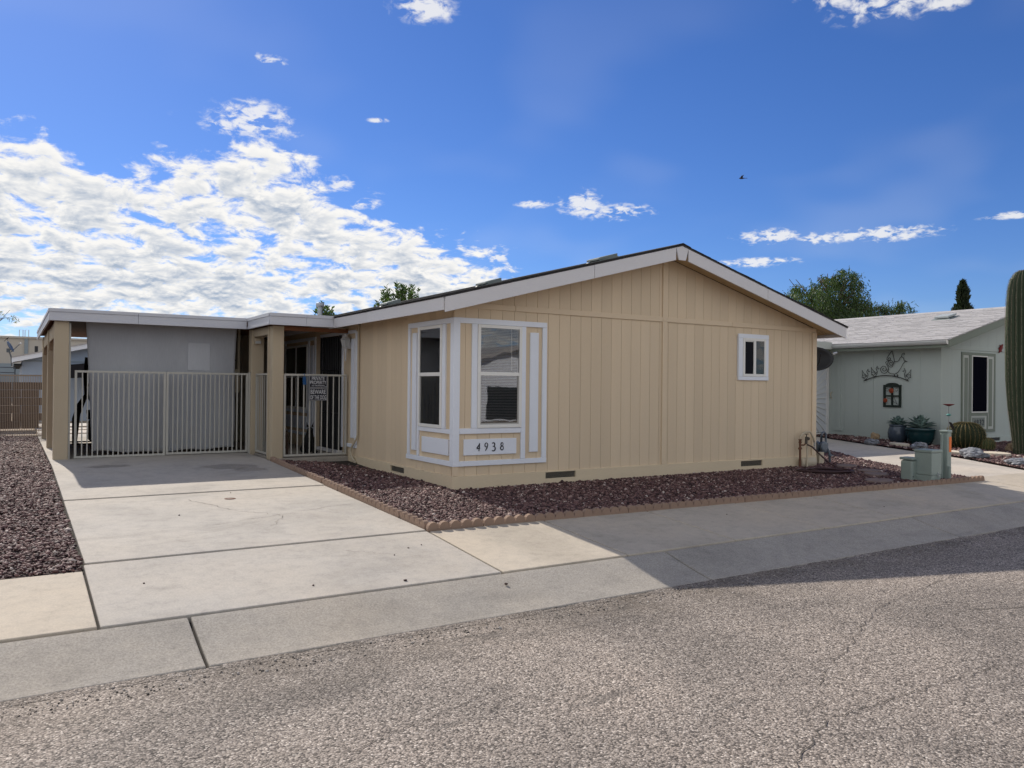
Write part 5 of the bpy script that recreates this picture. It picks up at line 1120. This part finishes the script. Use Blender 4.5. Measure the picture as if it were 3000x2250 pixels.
fy0, fy1 = 2.268, 2.725; fx = NX-.035
def fbx(y0, y1, z0, z1, nm='frame_bar'): return MB().box(fx, y0, z0, NX-.002, y1, z1).build(nm, M_greenwood, fr, bevel=.004)
fbx(fy0, fy0+.055, .90, 1.44); fbx(fy1-.055, fy1, .90, 1.44); fbx(fy0+.056, fy1-.056, .90, .95); fbx(2.475, 2.518, .951, 1.384); fbx(fy0+.056, 2.474, 1.155, 1.19); fbx(2.519, fy1-.056, 1.155, 1.19)
MB().prism([(fy0+.056, 1.385), (fy1-.056, 1.385), (fy1-.056, 1.43)]+[(2.4965+.17*math.cos(R(t)), 1.43+.06*math.sin(R(t))) for t in range(0, 181, 18)][::-1][::-1]+[(fy0+.056, 1.43)], 'x', fx, NX-.002).build('frame_bar', M_greenwood, fr)
for (yy, zz, r) in ((2.50, 1.30, .062), (2.655, 1.06, .055)):
    fl = MB()
    for k in range(7):
        a = 2*math.pi*k/7; fl.ball((fx-.018, yy+.6*r*math.cos(a), zz+.6*r*math.sin(a)), (.008, r*.5, r*.42), 8, 6)
    fl.ball((fx-.022, yy, zz), (.014, r*.5, r*.5), 10, 6); fl.build('flower', M_poppy, fr, smooth=True)
for P in ([(2.42, 1.33), (2.36, 1.36), (2.34, 1.31), (2.38, 1.28), (2.40, 1.31)], [(2.57, 1.33), (2.64, 1.36), (2.66, 1.31), (2.61, 1.28), (2.59, 1.31)], [(2.48, 1.26), (2.44, 1.15), (2.36, .99)], [(2.62, 1.12), (2.53, 1.10), (2.44, 1.03), (2.34, .97)]): MB().tube([(fx-.006, a, b) for a, b in P], .005, 5).build('stem', M_ironart, fr)
gk = thing('gecko_ornament', (16.0, NYF, 2.36), 'small dark red gecko ornament on the sage gable wall', 'ornament')
gm = MB(); gm.tube([(15.93, NYF-.03, 2.27), (15.98, NYF-.03, 2.31), (16.0, NYF-.03, 2.37), (16.06, NYF-.03, 2.42), (16.10, NYF-.03, 2.47)], [.012, .03, .045, .03, .02], 8)
for a, b in (((15.99, 2.33), (15.92, 2.37)), ((16.0, 2.33), (16.07, 2.30)), ((16.03, 2.40), (15.97, 2.45)), ((16.05, 2.40), (16.13, 2.39))): gm.tube([(a[0], NYF-.03, a[1]), (b[0], NYF-.03, b[1])], .013, 6)
gm.build('body', M_red, gk, smooth=True)

# ------------------------------------------------------------------ neighbour's planted bed
def zn(y): return zD(y)+.045
def pot(name, x, y, prof, m, sx, label, cat='pot', sy=1):
    z = zn(y)-.03; t = thing(name, (x, y, z), label, cat)
    MB().lathe(prof, (x, y, z), 40, sx, sy).build('vessel', m, t, smooth=True)
    rm, zr = prof[-1][0], prof[-1][1]
    return t
pot('planter_pot', 13.02, 2.12, [(.12, 0), (.165, .03), (.215, .14), (.222, .24), (.205, .33), (.185, .38), (.178, .395), (.198, .41), (.20, .43), (.185, .435), (.16, .42), (.155, .38), (.0, .37)], M_potb, 1.0, 'round blue glazed pot holding an agave')
pot('planter_pot', 13.0, 1.56, [(.19, 0), (.22, .02), (.29, .15), (.315, .28), (.32, .34), (.335, .35), (.335, .40), (.32, .405), (.29, .39), (.285, .36), (.0, .35)], M_pott, .93, 'wide teal glazed planter holding the larger agave')
def leafmesh(L_, w, curl):
    mb = MB(); n = 6; vs = []
    for i in range(n+1):
        t = i/n; ww = w*math.sin(math.pi*min(1, .18+.82*(t*.85+.0)))**.8*(1-t**4) if i < n else 0
        x = L_*t; z = curl*t*t+.02*math.sin(t*3); cup = .35*ww
        vs += [(x, -ww, z+cup), (x, 0, z-.004), (x, ww, z+cup), (x, 0, z-.018*(1-t))]
    fs = []
    for i in range(n):
        a, b = 4*i, 4*i+4; fs += [(a, a+1, b+1, b), (a+1, a+2, b+2, b+1), (a+2, a+3, b+3, b+2), (a+3, a, b, b+3)]
    mb.add(vs, fs); return mb.mesh('leaf', M_agave, smooth=True)
def agave(x, y, z, s, nl, label):
    t = thing('agave_plant', (x, y, z), label, 'plant', 'agaves in the glazed pots')
    mes = [leafmesh(.28*s, .078*s, c*s) for c in (.02, .05, .09)]
    for k in range(nl):
        u = k/nl; a = k*2.39996; el = R(6+72*u**1.1); me = mes[min(2, int(u*3))]
        o = link('leaf', me, t, (0, 0, .02+.05*u*s)); sc = 1.0-.45*u+random.uniform(-.06, .06); o.rotation_euler = Euler((random.uniform(-.15, .15), -el, a)); o.scale = (sc,)*3
agave(13.02, 2.12, zn(2.12)+.36, 1.02, 34, 'blue green agave in the round blue pot'); agave(13.0, 1.56, zn(1.56)+.33, 1.42, 36, 'larger blue green agave in the wide teal planter')
def ribbed(mb, c, prof, ribs, depth, n_per=4, lean=(0, 0), wob=0):
    n = ribs*n_per; vs = []; m = len(prof); zt = prof[-1][1]
    for r, z in prof:
        ox, oy = lean[0]*(z/zt)**2, lean[1]*(z/zt)**2
        for k in range(n):
            a = 2*math.pi*k/n; cr = abs(math.sin(a*ribs/2)); rr = r*(1-depth*(cr**1.6))*(1+wob*math.sin(z*2.1+a*2))
            vs.append((c[0]+ox+rr*math.cos(a), c[1]+oy+rr*math.sin(a), c[2]+z))
    fs = [(i*n+k, i*n+(k+1) % n, (i+1)*n+(k+1) % n, (i+1)*n+k) for i in range(m-1) for k in range(n)]+[tuple((m-1)*n+k for k in range(n))]
    return mb.add(vs, fs)
def spines(c, prof, ribs, step, ln, cnt, lean=(0, 0)):
    V, F = [], []; zt = prof[-1][1]; zs = [p[1] for p in prof]; rs = [p[0] for p in prof]
    seg = [0]+list(np.cumsum([math.hypot(rs[i+1]-rs[i], zs[i+1]-zs[i]) for i in range(len(rs)-1)])); tot = seg[-1]
    for k in range(ribs):
        a = 2*math.pi*k/ribs; s = random.uniform(0, step)
        while s < tot*.99:
            r = np.interp(s, seg, rs); z = np.interp(s, seg, zs); p = Vector((c[0]+lean[0]*(z/zt)**2+r*math.cos(a), c[1]+lean[1]*(z/zt)**2+r*math.sin(a), c[2]+z))
            for j in range(cnt):
                d = Vector((math.cos(a), math.sin(a), .2))+Vector((random.uniform(-1, 1), random.uniform(-1, 1), random.uniform(-1, 1)))*.9; d.normalize(); w = d.cross(Vector((.3, .2, 1))).normalized()*.0022
                b = len(V); V += [p-w, p+w, p+d*ln*random.uniform(.6, 1.2)]; F.append((b, b+1, b+2))
            s += step
    return np.array([tuple(v) for v in V]), np.array(F)
def ellprof(r, h, n=14, z0=.0): return [(r*math.sin(math.pi*(.10+.88*i/n))**.75, z0+h*(1-math.cos(math.pi*(.10+.88*i/n)))/2) for i in range(n+1)]
def barrel(x, y, r, h, ribs, label, m=M_cact, sp=M_spine, ln=.035):
    z = zn(y)-.06; t = thing('barrel_cactus', (x, y, z), label, 'cactus'); pr = ellprof(r, h)
    ribbed(MB(), (x, y, z), pr, ribs, .16).build('body', m, t, smooth=True)
    V, F = spines((x, y, z), pr, ribs, .025, ln, 9); V = V-np.array(wo(t)); o = link('spines', raw_mesh('spines', V, F, sp), t); tag(o, kind='stuff')
barrel(13.38, .74, .40, .62, 26, 'large golden barrel cactus beside the sage house window', ln=.045); barrel(13.52, .36, .175, .30, 18, 'small fuzzy yellow green barrel cactus in front of the large one', pm('small_cactus_skin', (.10, .12, .05), .6, .2, 8), ln=.05)
sgz = zn(-.3); SX, SY = 13.27, -.53
sprof = [(.20, 0), (.215, .25), (.25, .55), (.30, 1.0), (.335, 1.6), (.345, 2.3), (.34, 2.9), (.325, 3.3), (.30, 3.55), (.255, 3.72), (.18, 3.84), (.08, 3.90), (.02, 3.91)]
zz = [p[1] for p in sprof]; fine = sorted(set([i*.09 for i in range(44)]+zz)); sprof = [(float(np.interp(z, zz, [p[0] for p in sprof])), z) for z in fine if z <= 3.91]
sgr = thing('saguaro_cactus', (SX, SY, sgz), 'tall ribbed saguaro cactus at the right edge in front of the sage house', 'cactus')
ribbed(MB(), (SX, SY, sgz-.05), sprof, 22, .25, 4, (-.0, .03), .022).build('stem', M_sag, sgr, smooth=True)
V, F = spines((SX, SY, sgz-.05), sprof, 22, .032, .034, 9, (-.0, .03)); tag(link('spines', raw_mesh('spines', V-np.array(wo(sgr)), F, M_spine2), sgr), kind='stuff')
def rock(name, x, y, sx, sy, sz, m, label, seed, sink=.25, yaw=0):
    bm = bmesh.new(); bmesh.ops.create_icosphere(bm, subdivisions=4, radius=1)
    for v in bm.verts:
        p = v.co.copy(); q = p*1.4+Vector((seed*3.1, seed*1.7, seed))
        d = 1+.30*mnoise.noise(q)+.15*mnoise.noise(q*2.3)+.07*mnoise.noise(q*5)
        f = mnoise.cell(q*1.1)*.12; v.co = p*(d+f)
        v.co.x *= sx; v.co.y *= sy; v.co.z *= sz
    me = bpy.data.meshes.new(name); bm.to_mesh(me); bm.free(); setmat(me, m)
    o = link(name, me, None, (x, y, zn(y)-.03+sz*(1-sink)), (0, 0, yaw)); tag(o, label, 'rock')
rock('garden_rock', 12.93, 2.65, .10, .10, .11, M_rocktan, 'tan upright rock against the sage wall', 1.2); rock('garden_rock', 11.95, 2.1, .13, .17, .075, M_rock, 'flat grey veined rock left of the blue pot', 2.3)
rock('garden_rock', 11.85, .92, .15, .16, .10, M_rock, 'pale grey rock behind the utility cabinet', 3.4); rock('garden_rock', 11.42, -.46, .17, .24, .115, M_rock, 'large grey and white rock at the neighbor driveway edge', 4.1); rock('garden_rock', 10.98, -1.50, .16, .2, .09, M_rock, 'grey rock at the far right edge of the driveway bed', 5.6)
rock('garden_rock', 13.75, -.05, .10, .10, .12, M_rocktan, 'dark brown rock at the foot of the saguaro', 6.6)
for i, (x, y, a, b, w) in enumerate([(12.2, 1.58, .16, .22, 'in front of the blue pot'), (11.75, .10, .20, .30, 'left of the large grey rock'), (12.45, -.40, .24, .24, 'right of the large grey rock'), (12.3, -1.2, .2, .22, 'at the right edge of the bed')]):
    n = 20; P = [(x+a*math.cos(2*math.pi*k/n)*random.uniform(.95, 1.05), y+b*math.sin(2*math.pi*k/n)*random.uniform(.95, 1.05)) for k in range(n)]; mb = MB()
    mb.add([(p, q, zn(q)+.045) for p, q in P]+[(p, q, zn(q)-.05) for p, q in P], [tuple(range(n)), tuple(range(2*n-1, n-1, -1))]+[(k, (k+1) % n, n+(k+1) % n, n+k) for k in range(n)])
    tag(mb.build('flagstone', M_slate, None, bevel=.008, loc=(x, y, zn(y))), 'pale oval flagstone '+w, 'stone', 'flagstones in the neighbor bed')
gs = thing('garden_stake', (12.98, .90, zn(.9)), 'slim garden stake with red dish top and teal leaf beside the barrel cactus', 'garden stake'); sx_, sy_ = 12.98, .90
MB().tube([(sx_, sy_, zn(.9)-.05), (sx_, sy_, .98)], .010, 6).build('rod', M_galv, gs); MB().lathe([(.0, .0), (.02, .0), (.06, .015), (.115, .04), (.12, .048), (.0, .045)], (sx_, sy_, .965), 18).build('dish', M_red, gs)
MB().ball((sx_, sy_, .77), (.05, .05, .03), 12, 6).build('bead', M_tealglass, gs); MB().add([(sx_, sy_, .62), (sx_+.03, sy_-.05, .60), (sx_+.05, sy_-.10, .50), (sx_+.04, sy_-.09, .42), (sx_+.02, sy_-.04, .50), (sx_+.01, sy_-.01, .58)], [(0, 1, 2, 3, 4, 5)]).build('leaf', M_ironart, gs).modifiers.new('t', 'SOLIDIFY').thickness = .006
# ------------------------------------------------------------------ trees
def leaves(pts, dirs, ln, w, m, name, parent):
    n = len(pts); d = dirs/np.linalg.norm(dirs, axis=1, keepdims=True); r = RNG.normal(size=(n, 3)); s = np.cross(d, r); s /= np.linalg.norm(s, axis=1, keepdims=True)+1e-9
    L_ = (ln*RNG.uniform(.6, 1.35, n))[:, None]; Wd = (w*RNG.uniform(.6, 1.35, n))[:, None]
    V = np.stack([pts, pts+d*L_*.5+s*Wd, pts+d*L_, pts+d*L_*.5-s*Wd], 1).reshape(-1, 3)-np.array(wo(parent)); F = np.arange(4*n).reshape(-1, 4)
    o = link(name, raw_mesh(name, V, F, m), parent); tag(o, kind='stuff'); return o
def limbs(mb, base, top, r0, depth, spread, tips, up=.35):
    n = 5; P = [base+(top-base)*(i/n)+Vector((random.uniform(-1, 1), random.uniform(-1, 1), 0))*(top-base).length*.03*(0 < i < n) for i in range(n+1)]
    mb.tube(P, [r0*(1-.5*i/n) for i in range(n+1)], 7)
    if depth == 0: tips.append(top); return
    L_ = (top-base).length
    for k in range(random.choice((3, 4))):
        a = random.uniform(0, 6.28); st = P[random.choice((3, 4, 5))]
        d = Vector((math.cos(a)*spread, math.sin(a)*spread, random.uniform(up, 1.0))); limbs(mb, st, st+d.normalized()*L_*random.uniform(.55, .85), r0*.5, depth-1, spread, tips, up)
def weeping_tree(base, lobes, trunk_h, r0, label, nstr, name='pepper_tree', mat=None, ln=.17, w=.022, droop=.75, slen=(.6, 1.7), gap=1.0):
    t = thing(name, base, label, 'tree', 'trees beyond the roofs'); B = Vector(base); mb = MB()
    fork = B+Vector((0, 0, trunk_h)); mb.tube([B-Vector((0, 0, .3)), B+Vector((.05, 0, trunk_h*.5)), fork], [r0, r0*.8, r0*.65], 9)
    P, D = [], []
    for (c, rad) in lobes:
        C = Vector(c); mid = fork.lerp(C, .55)+Vector((random.uniform(-.3, .3), random.uniform(-.3, .3), .2)); mb.tube([fork, mid, C], [r0*.5, r0*.3, r0*.12], 7)
        for k in range(9):
            a = random.uniform(0, 6.28); b = random.uniform(-.5, 1.3); e = C+Vector((math.cos(a)*rad[0]*.75, math.sin(a)*rad[1]*.75, rad[2]*.6*b)); mb.tube([mid.lerp(C, random.random()), e], [r0*.14, r0*.05], 5)
        ns = int(nstr*rad[0]*rad[2])
        # clumped strand roots
        nc = max(6, ns//26); cl = RNG.normal(size=(nc, 3)); cl /= np.linalg.norm(cl, axis=1, keepdims=True); cl *= (RNG.uniform(.25, 1.0, nc)**.5)[:, None]
        for i in range(ns):
            q = cl[RNG.integers(nc)]+RNG.normal(0, .13*gap, 3); root = np.array(C)+q*np.array(rad); m_ = RNG.integers(6, 13); l = RNG.uniform(*slen)*(.6+.4*abs(q[2]))
            out = np.array([q[0], q[1], .3]); out = out/np.linalg.norm(out)*RNG.uniform(.1, .45)
            for j in range(m_):
                s = j/m_; p = root+np.array([out[0]*s, out[1]*s, out[2]*s*.4-droop*s*s])*l+RNG.normal(0, .035, 3)
                P.append(p); D.append(np.array([out[0], out[1], -.5-droop*s])+RNG.normal(0, .5, 3))
    mb.build('trunk', M_bark, t); leaves(np.array(P), np.array(D), ln, w, mat or M_leaf1, 'crown', t); return t
weeping_tree((31.8, 18, 0), [((29.6, 17.6, 5.6), (2.0, 1.9, 1.2)), ((30.9, 18.2, 6.4), (1.2, 1.4, 1.15)), ((28.6, 17.8, 5.2), (1.0, 1.2, .8)), ((33.2, 18, 6.3), (1.35, 1.6, 1.6)), ((33.8, 18.2, 5.0), (2.2, 2.0, 1.6)), ((35.0, 18.3, 5.7), (1.0, 1.2, 1.1)), ((31.5, 18, 4.6), (2.6, 2.2, 1.4)), ((32.3, 18.2, 7.2), (.5, .6, .55)), ((33.9, 18, 7.3), (.55, .6, .6))], 3.2, .28, 'large feathery green tree behind the tan house roof and sage house', 300)
weeping_tree((38.4, 18.5, 0), [((36.9, 18.4, 5.9), (.9, 1.0, .8)), ((38.6, 18.5, 6.1), (1.1, 1.1, .75)), ((38.0, 18.6, 5.1), (2.0, 1.5, .9)), ((39.8, 18.5, 5.2), (.9, .9, .6))], 3.0, .2, 'smaller open crowned tree right of the large feathery tree', 230, gap=1.2)
def cypress(x, y, top, r, label):
    t = thing('cypress_tree', (x, y, 0), label, 'tree'); MB().tube([(x, y, -.3), (x, y, top*.9)], [.16, .03], 8).build('trunk', M_bark, t)
    n = 9000; z = RNG.uniform(.4, top, n); u = z/top; rr = r*np.sin(np.pi*np.clip(.16+u*.84, 0, 1))**.75*(.9+.25*np.sin(z*5+2)); a = RNG.uniform(0, 6.28, n); q = np.sqrt(RNG.uniform(.35, 1.0, n))*(1+RNG.normal(0, .09, n))
    P = np.stack([x+rr*q*np.cos(a), y+rr*q*np.sin(a), z], 1); D = np.stack([np.cos(a)*.45, np.sin(a)*.45, np.full(n, 1.0)], 1)+RNG.normal(0, .25, (n, 3)); leaves(P, D, .26, .05, M_leaf3, 'crown', t)
cypress(45.6, 18, 8.1, .72, 'slim dark cypress tree above the sage house roof')
def citrus(x, y, z0, h, rad, label, n=2600, name='citrus_tree', mat=None, ln=.13, w=.024):
    t = thing(name, (x, y, 0), label, 'tree'); mb = MB(); mb.tube([(x, y, -.2), (x, y, z0)], [.11, .07], 8); P, D = [], []
    for k in range(46):
        a = random.uniform(0, 6.28); q = rad*math.sqrt(random.random()); e = Vector((x+q*math.cos(a), y+q*math.sin(a), z0+h*(1-.5*(q/rad)**2)*random.uniform(.78, 1.12))); s = Vector((x+q*.5*math.cos(a), y+q*.5*math.sin(a), z0)); mb.tube([(x, y, z0*.8), s, e], [.03, .02, .006], 5)
        m_ = n//46
        for j in range(m_):
            u = random.random()**.75; c = s.lerp(e, u); an = random.uniform(0, 6.28); P.append(np.array(c)+RNG.normal(0, .015, 3)); D.append(np.array([math.cos(an)*.8, math.sin(an)*.8, .75]))
    mb.build('trunk', M_bark, t); leaves(np.array(P), np.array(D), ln, w, mat or M_leaf2, 'crown', t)
citrus(6.35, 15.6, 3.2, 1.55, 1.0, 'bright green shrubby tree showing above the left roof slope', 3400); citrus(5.15, 20.0, 2.7, 1.62, .62, 'small dark tree behind the vent pipe', 2600, 'shade_tree', ln=.12, w=.035)
weeping_tree((-5.9, 30, 0), [((-5.75, 30, 4.55), (.75, .9, .5)), ((-6.2, 30, 3.9), (1.0, 1.0, .6)), ((-5.2, 30, 4.05), (.55, .6, .35)), ((-6.0, 30, 5.0), (.45, .5, .3))], 2.2, .12, 'sparse pale desert tree at the left edge above the rooftops', 150, 'palo_verde_tree', M_leaf4, .11, .011, .35, (.3, .9), 1.3)

# ------------------------------------------------------------------ buildings beyond, left
bh = thing('blue_house', (-.7, 20, 0), 'pale blue gabled house with white fascia beyond the carport', 'house')
bz = lambda x: 3.02-.245*abs(x+.75)
MB().prism([(-4.45, 0), (2.95, 0), (2.95, bz(2.95)-.1), (-.75, 2.92), (-4.45, bz(-4.45)-.1)], 'y', 20.35, 20.5).build('wall', M_bluehouse, bh)
MB().box(-4.45, 20.5, 0, -4.3, 29, 1.95).build('wall', M_bluehouse, bh)
for x0, x1 in ((-4.72, -.755), (-.75, 3.2)): MB().prism([(x0, bz(x0)), (x1, bz(x1)), (x1, bz(x1)-.15), (x0, bz(x0)-.15)], 'y', 20, 20.04).build('fascia', M_white, bh); MB().prism([(x0, bz(x0)+.03), (x1, bz(x1)+.03), (x1, bz(x1)), (x0, bz(x0))], 'y', 19.97, 29).build('roof', M_shingle, bh)
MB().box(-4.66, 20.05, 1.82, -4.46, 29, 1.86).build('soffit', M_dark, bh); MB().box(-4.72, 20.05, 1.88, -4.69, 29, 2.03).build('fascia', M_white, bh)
MB().box(-4.46, 20.33, 1.95, 2.9, 20.349, 1.98).build('trim_line', M_bluewall, bh); MB().tube([(-4.05, 21, 2.15), (-4.05, 21, 2.46)], .05, 8).build('vent_pipe', M_black, bh)
MB().prism([(-3.32, 1.42), (-1.2, 1.55), (-1.2, 2.10), (-3.32, 1.83)], 'y', 18.9, 18.95).build('awning', M_blackrough, bh)
MB().prism([(-3.32, 1.83), (-1.2, 2.10), (-1.2, 2.06), (-3.32, 1.79)], 'y', 18.95, 20.34).build('awning', M_blackrough, bh)
d2s = thing('satellite_dish', (-4.72, 20.1, 1.95), 'grey satellite dish on the eave of the pale blue house', 'dish')
MB().tube([(-4.72, 20.1, 1.78), (-4.73, 20.08, 2.05), (-4.80, 20.0, 2.27)], .022, 8).build('mast', M_gas, d2s)
C0 = Vector((-4.80, 19.98, 2.36)); nrm = Vector((.80, -.18, .42)).normalized(); ua = Vector((0, 1, 0)).cross(nrm).normalized(); ubv = nrm.cross(ua); vs = []
for i in range(6):
    for k in range(20):
        rr = i/5; a = 2*math.pi*k/20; vs.append(C0+ua*(.19*rr*math.cos(a))+ubv*(.22*rr*math.sin(a))+nrm*(.045*rr*rr))
dmb = MB(); dmb.add(vs, [(i*20+k, i*20+(k+1) % 20, (i+1)*20+(k+1) % 20, (i+1)*20+k) for i in range(5) for k in range(20)]); dob = dmb.build('reflector', M_gas, d2s, smooth=True, fix=False); dob.modifiers.new('t', 'SOLIDIFY').thickness = .015
MB().tube([C0-ua*.0+Vector((.05, 0, -.16)), (-4.52, 19.93, 2.46)], .012, 6).build('feed_arm', M_gas, d2s); MB().ball((-4.50, 19.93, 2.48), (.05, .03, .03), 8, 6).build('feed_horn', M_gutterm, d2s); MB().box(-4.86, 19.96, 2.20, -4.76, 20.06, 2.32).build('bracket', M_gas, d2s)
def birdmesh(t, c, s, head, wings):
    c = Vector(c); h = Vector(head).normalized(); up = Vector((0, 0, 1)); sd = h.cross(up).normalized(); up = sd.cross(h)
    mb = MB(); mb.tube([c-h*1.05*s, c-h*.55*s, c-h*.2*s, c+h*.15*s, c+h*.38*s, c+h*.5*s, c+h*.62*s], [.03*s, .10*s, .19*s, .19*s, .12*s, .105*s, .03*s], 8); mb.build('body', M_bird, t, smooth=True)
    mb = MB(); mb.add([c-h*.5*s-sd*.06*s, c-h*.5*s+sd*.06*s, c-h*1.45*s+sd*.10*s, c-h*1.5*s, c-h*1.45*s-sd*.10*s], [(0, 1, 2, 3, 4)]); mb.build('tail', M_bird, t).modifiers.new('t', 'SOLIDIFY').thickness = .01
    if wings:
        for q in (-1, 1):
            mb = MB(); a = c+up*.12*s+sd*q*.1*s; mb.add([a+h*.28*s, a+sd*q*.55*s+up*.35*s+h*.22*s, a+sd*q*1.25*s+up*.42*s-h*.35*s, a+sd*q*.6*s+up*.3*s-h*.22*s, a-h*.28*s], [(0, 1, 2, 3, 4)]); mb.build('wing', M_bird, t).modifiers.new('t', 'SOLIDIFY').thickness = .01
b1 = thing('bird', (-4.82, 19.98, 2.60), 'small dark bird perched on the grey satellite dish', 'bird'); birdmesh(b1, (-4.84, 19.98, 2.63), .085, (.7, -.2, .7), False)
for k in (-1, 1): MB().tube([(-4.83, 19.98+k*.015, 2.55), (-4.83, 19.98+k*.015, 2.62)], .006, 5).build('leg', M_bird, b1)
b2 = thing('bird', (20.95, 14, 10.1), 'dark bird flying in the blue sky right of the roof peak', 'bird'); birdmesh(b2, (20.95, 14, 10.1), .165, (-.82, .55, -.05), True)
tb = thing('tan_building', (-10, 50, 0), 'long pale tan flat roofed building far behind the carport', 'building')
MB().box(-60, 50, 0, 12, 62, 4.05).build('wall', M_tanwall, tb); MB().box(-60.1, 49.9, 4.052, 12.1, 62, 4.17).build('coping', M_tanwall, tb); MB().box(-4.05, 49.93, 0, -3.85, 49.999, 4.05).build('pilaster', M_bluewall, tb); MB().box(-60, 49.95, 0, -3.0, 49.998, 2.45).build('lower_wall', M_bluewall, tb)
for x in (-4.33, -4.02): MB().tube([(x, 50.2, 4.1), (x, 50.2, 4.6), (x+.2, 50.2, 4.6), (x+.2, 50.2, 4.1)], .025, 6).build('ladder_rail', M_gutterm, tb)
cl = thing('chain_fence', (-5.2, 24, .1), 'low wire fence in front of the grey blue wall', 'fence')
for z in (1.62, 1.80): MB().tube([(-9, 24, z), (-4.62, 24, z)], .02, 6).build('rail', M_gas, cl)
for x in (-8, -6.3, -4.62): MB().tube([(x, 24, 0), (x, 24, 1.82)], .025, 6).build('post', M_gas, cl)
bp = thing('block_pillar', (-5.06, 11.0, .1), 'dark block pillar at the left end of the picket fence', 'pillar'); 
for k in range(7): MB().box(-5.22, 10.9, .1+k*.2, -5.02, 11.1, .1+k*.2+.193).build('block', M_brownwall, bp, bevel=.006)
bw = thing('block_wall', (-7, 15, .1), 'brown block wall behind the picket fence', 'wall')
for k in range(6):
    for i in range(6): MB().box(-6.5+i*.4+(.2 if k % 2 else 0), 15.0, .1+k*.2, -6.5+i*.4+.392+(.2 if k % 2 else 0), 15.2, .1+k*.2+.192).build('block', M_brownwall, bw)
pk = thing('parked_car', (-6.6, 13.3, .11), 'white car mostly hidden behind the block pillar at the left edge', 'car')
MB().prism([(11.6, .45), (15.6, .45), (15.65, .85), (14.9, 1.0), (14.3, 1.40), (12.9, 1.45), (12.3, 1.05), (11.55, .9)], 'x', -7.4, -5.75).build('body', M_whitecar, pk, bevel=.08)
MB().prism([(12.5, 1.05), (14.7, 1.05), (14.25, 1.36), (12.95, 1.40)], 'x', -7.42, -5.74).build('window', M_glassd, pk)
for y in (12.4, 14.8):
    for x in (-7.4, -5.95):
        w = MB().lathe([(.1, 0), (.3, .0), (.32, .03), (.32, .17), (.3, .2), (.1, .2)], (0, 0, 0), 20); w.v = [(x+q[2], y+q[0], .44+q[1]) for q in w.v]; w.build('wheel', M_black, pk)
# ------------------------------------------------------------------ house across the street (mirrored in the bay window)
ah = thing('opposite_house', (15, -24, -.37), 'white gabled house across the street, seen only mirrored in the windows', 'house')
az_ = lambda x: 3.3-.26*abs(x-16.0)
MB().prism([(11.5, -.4), (20.5, -.4), (20.5, az_(20.5)-.1), (16, 3.2), (11.5, az_(11.5)-.1)], 'y', -32, -24).build('wall', M_white, ah)
for x0, x1 in ((11.1, 15.998), (16.0, 20.9)): MB().prism([(x0, az_(x0)), (x1, az_(x1)), (x1, az_(x1)-.2), (x0, az_(x0)-.2)], 'y', -32.3, -23.6).build('roof', M_shingle, ah)
for x in (12.2, 14.6, 17.4): MB().box(x, -24.0, -.3, x+1.9, -23.96, 1.35).build('window', M_glassd, ah)
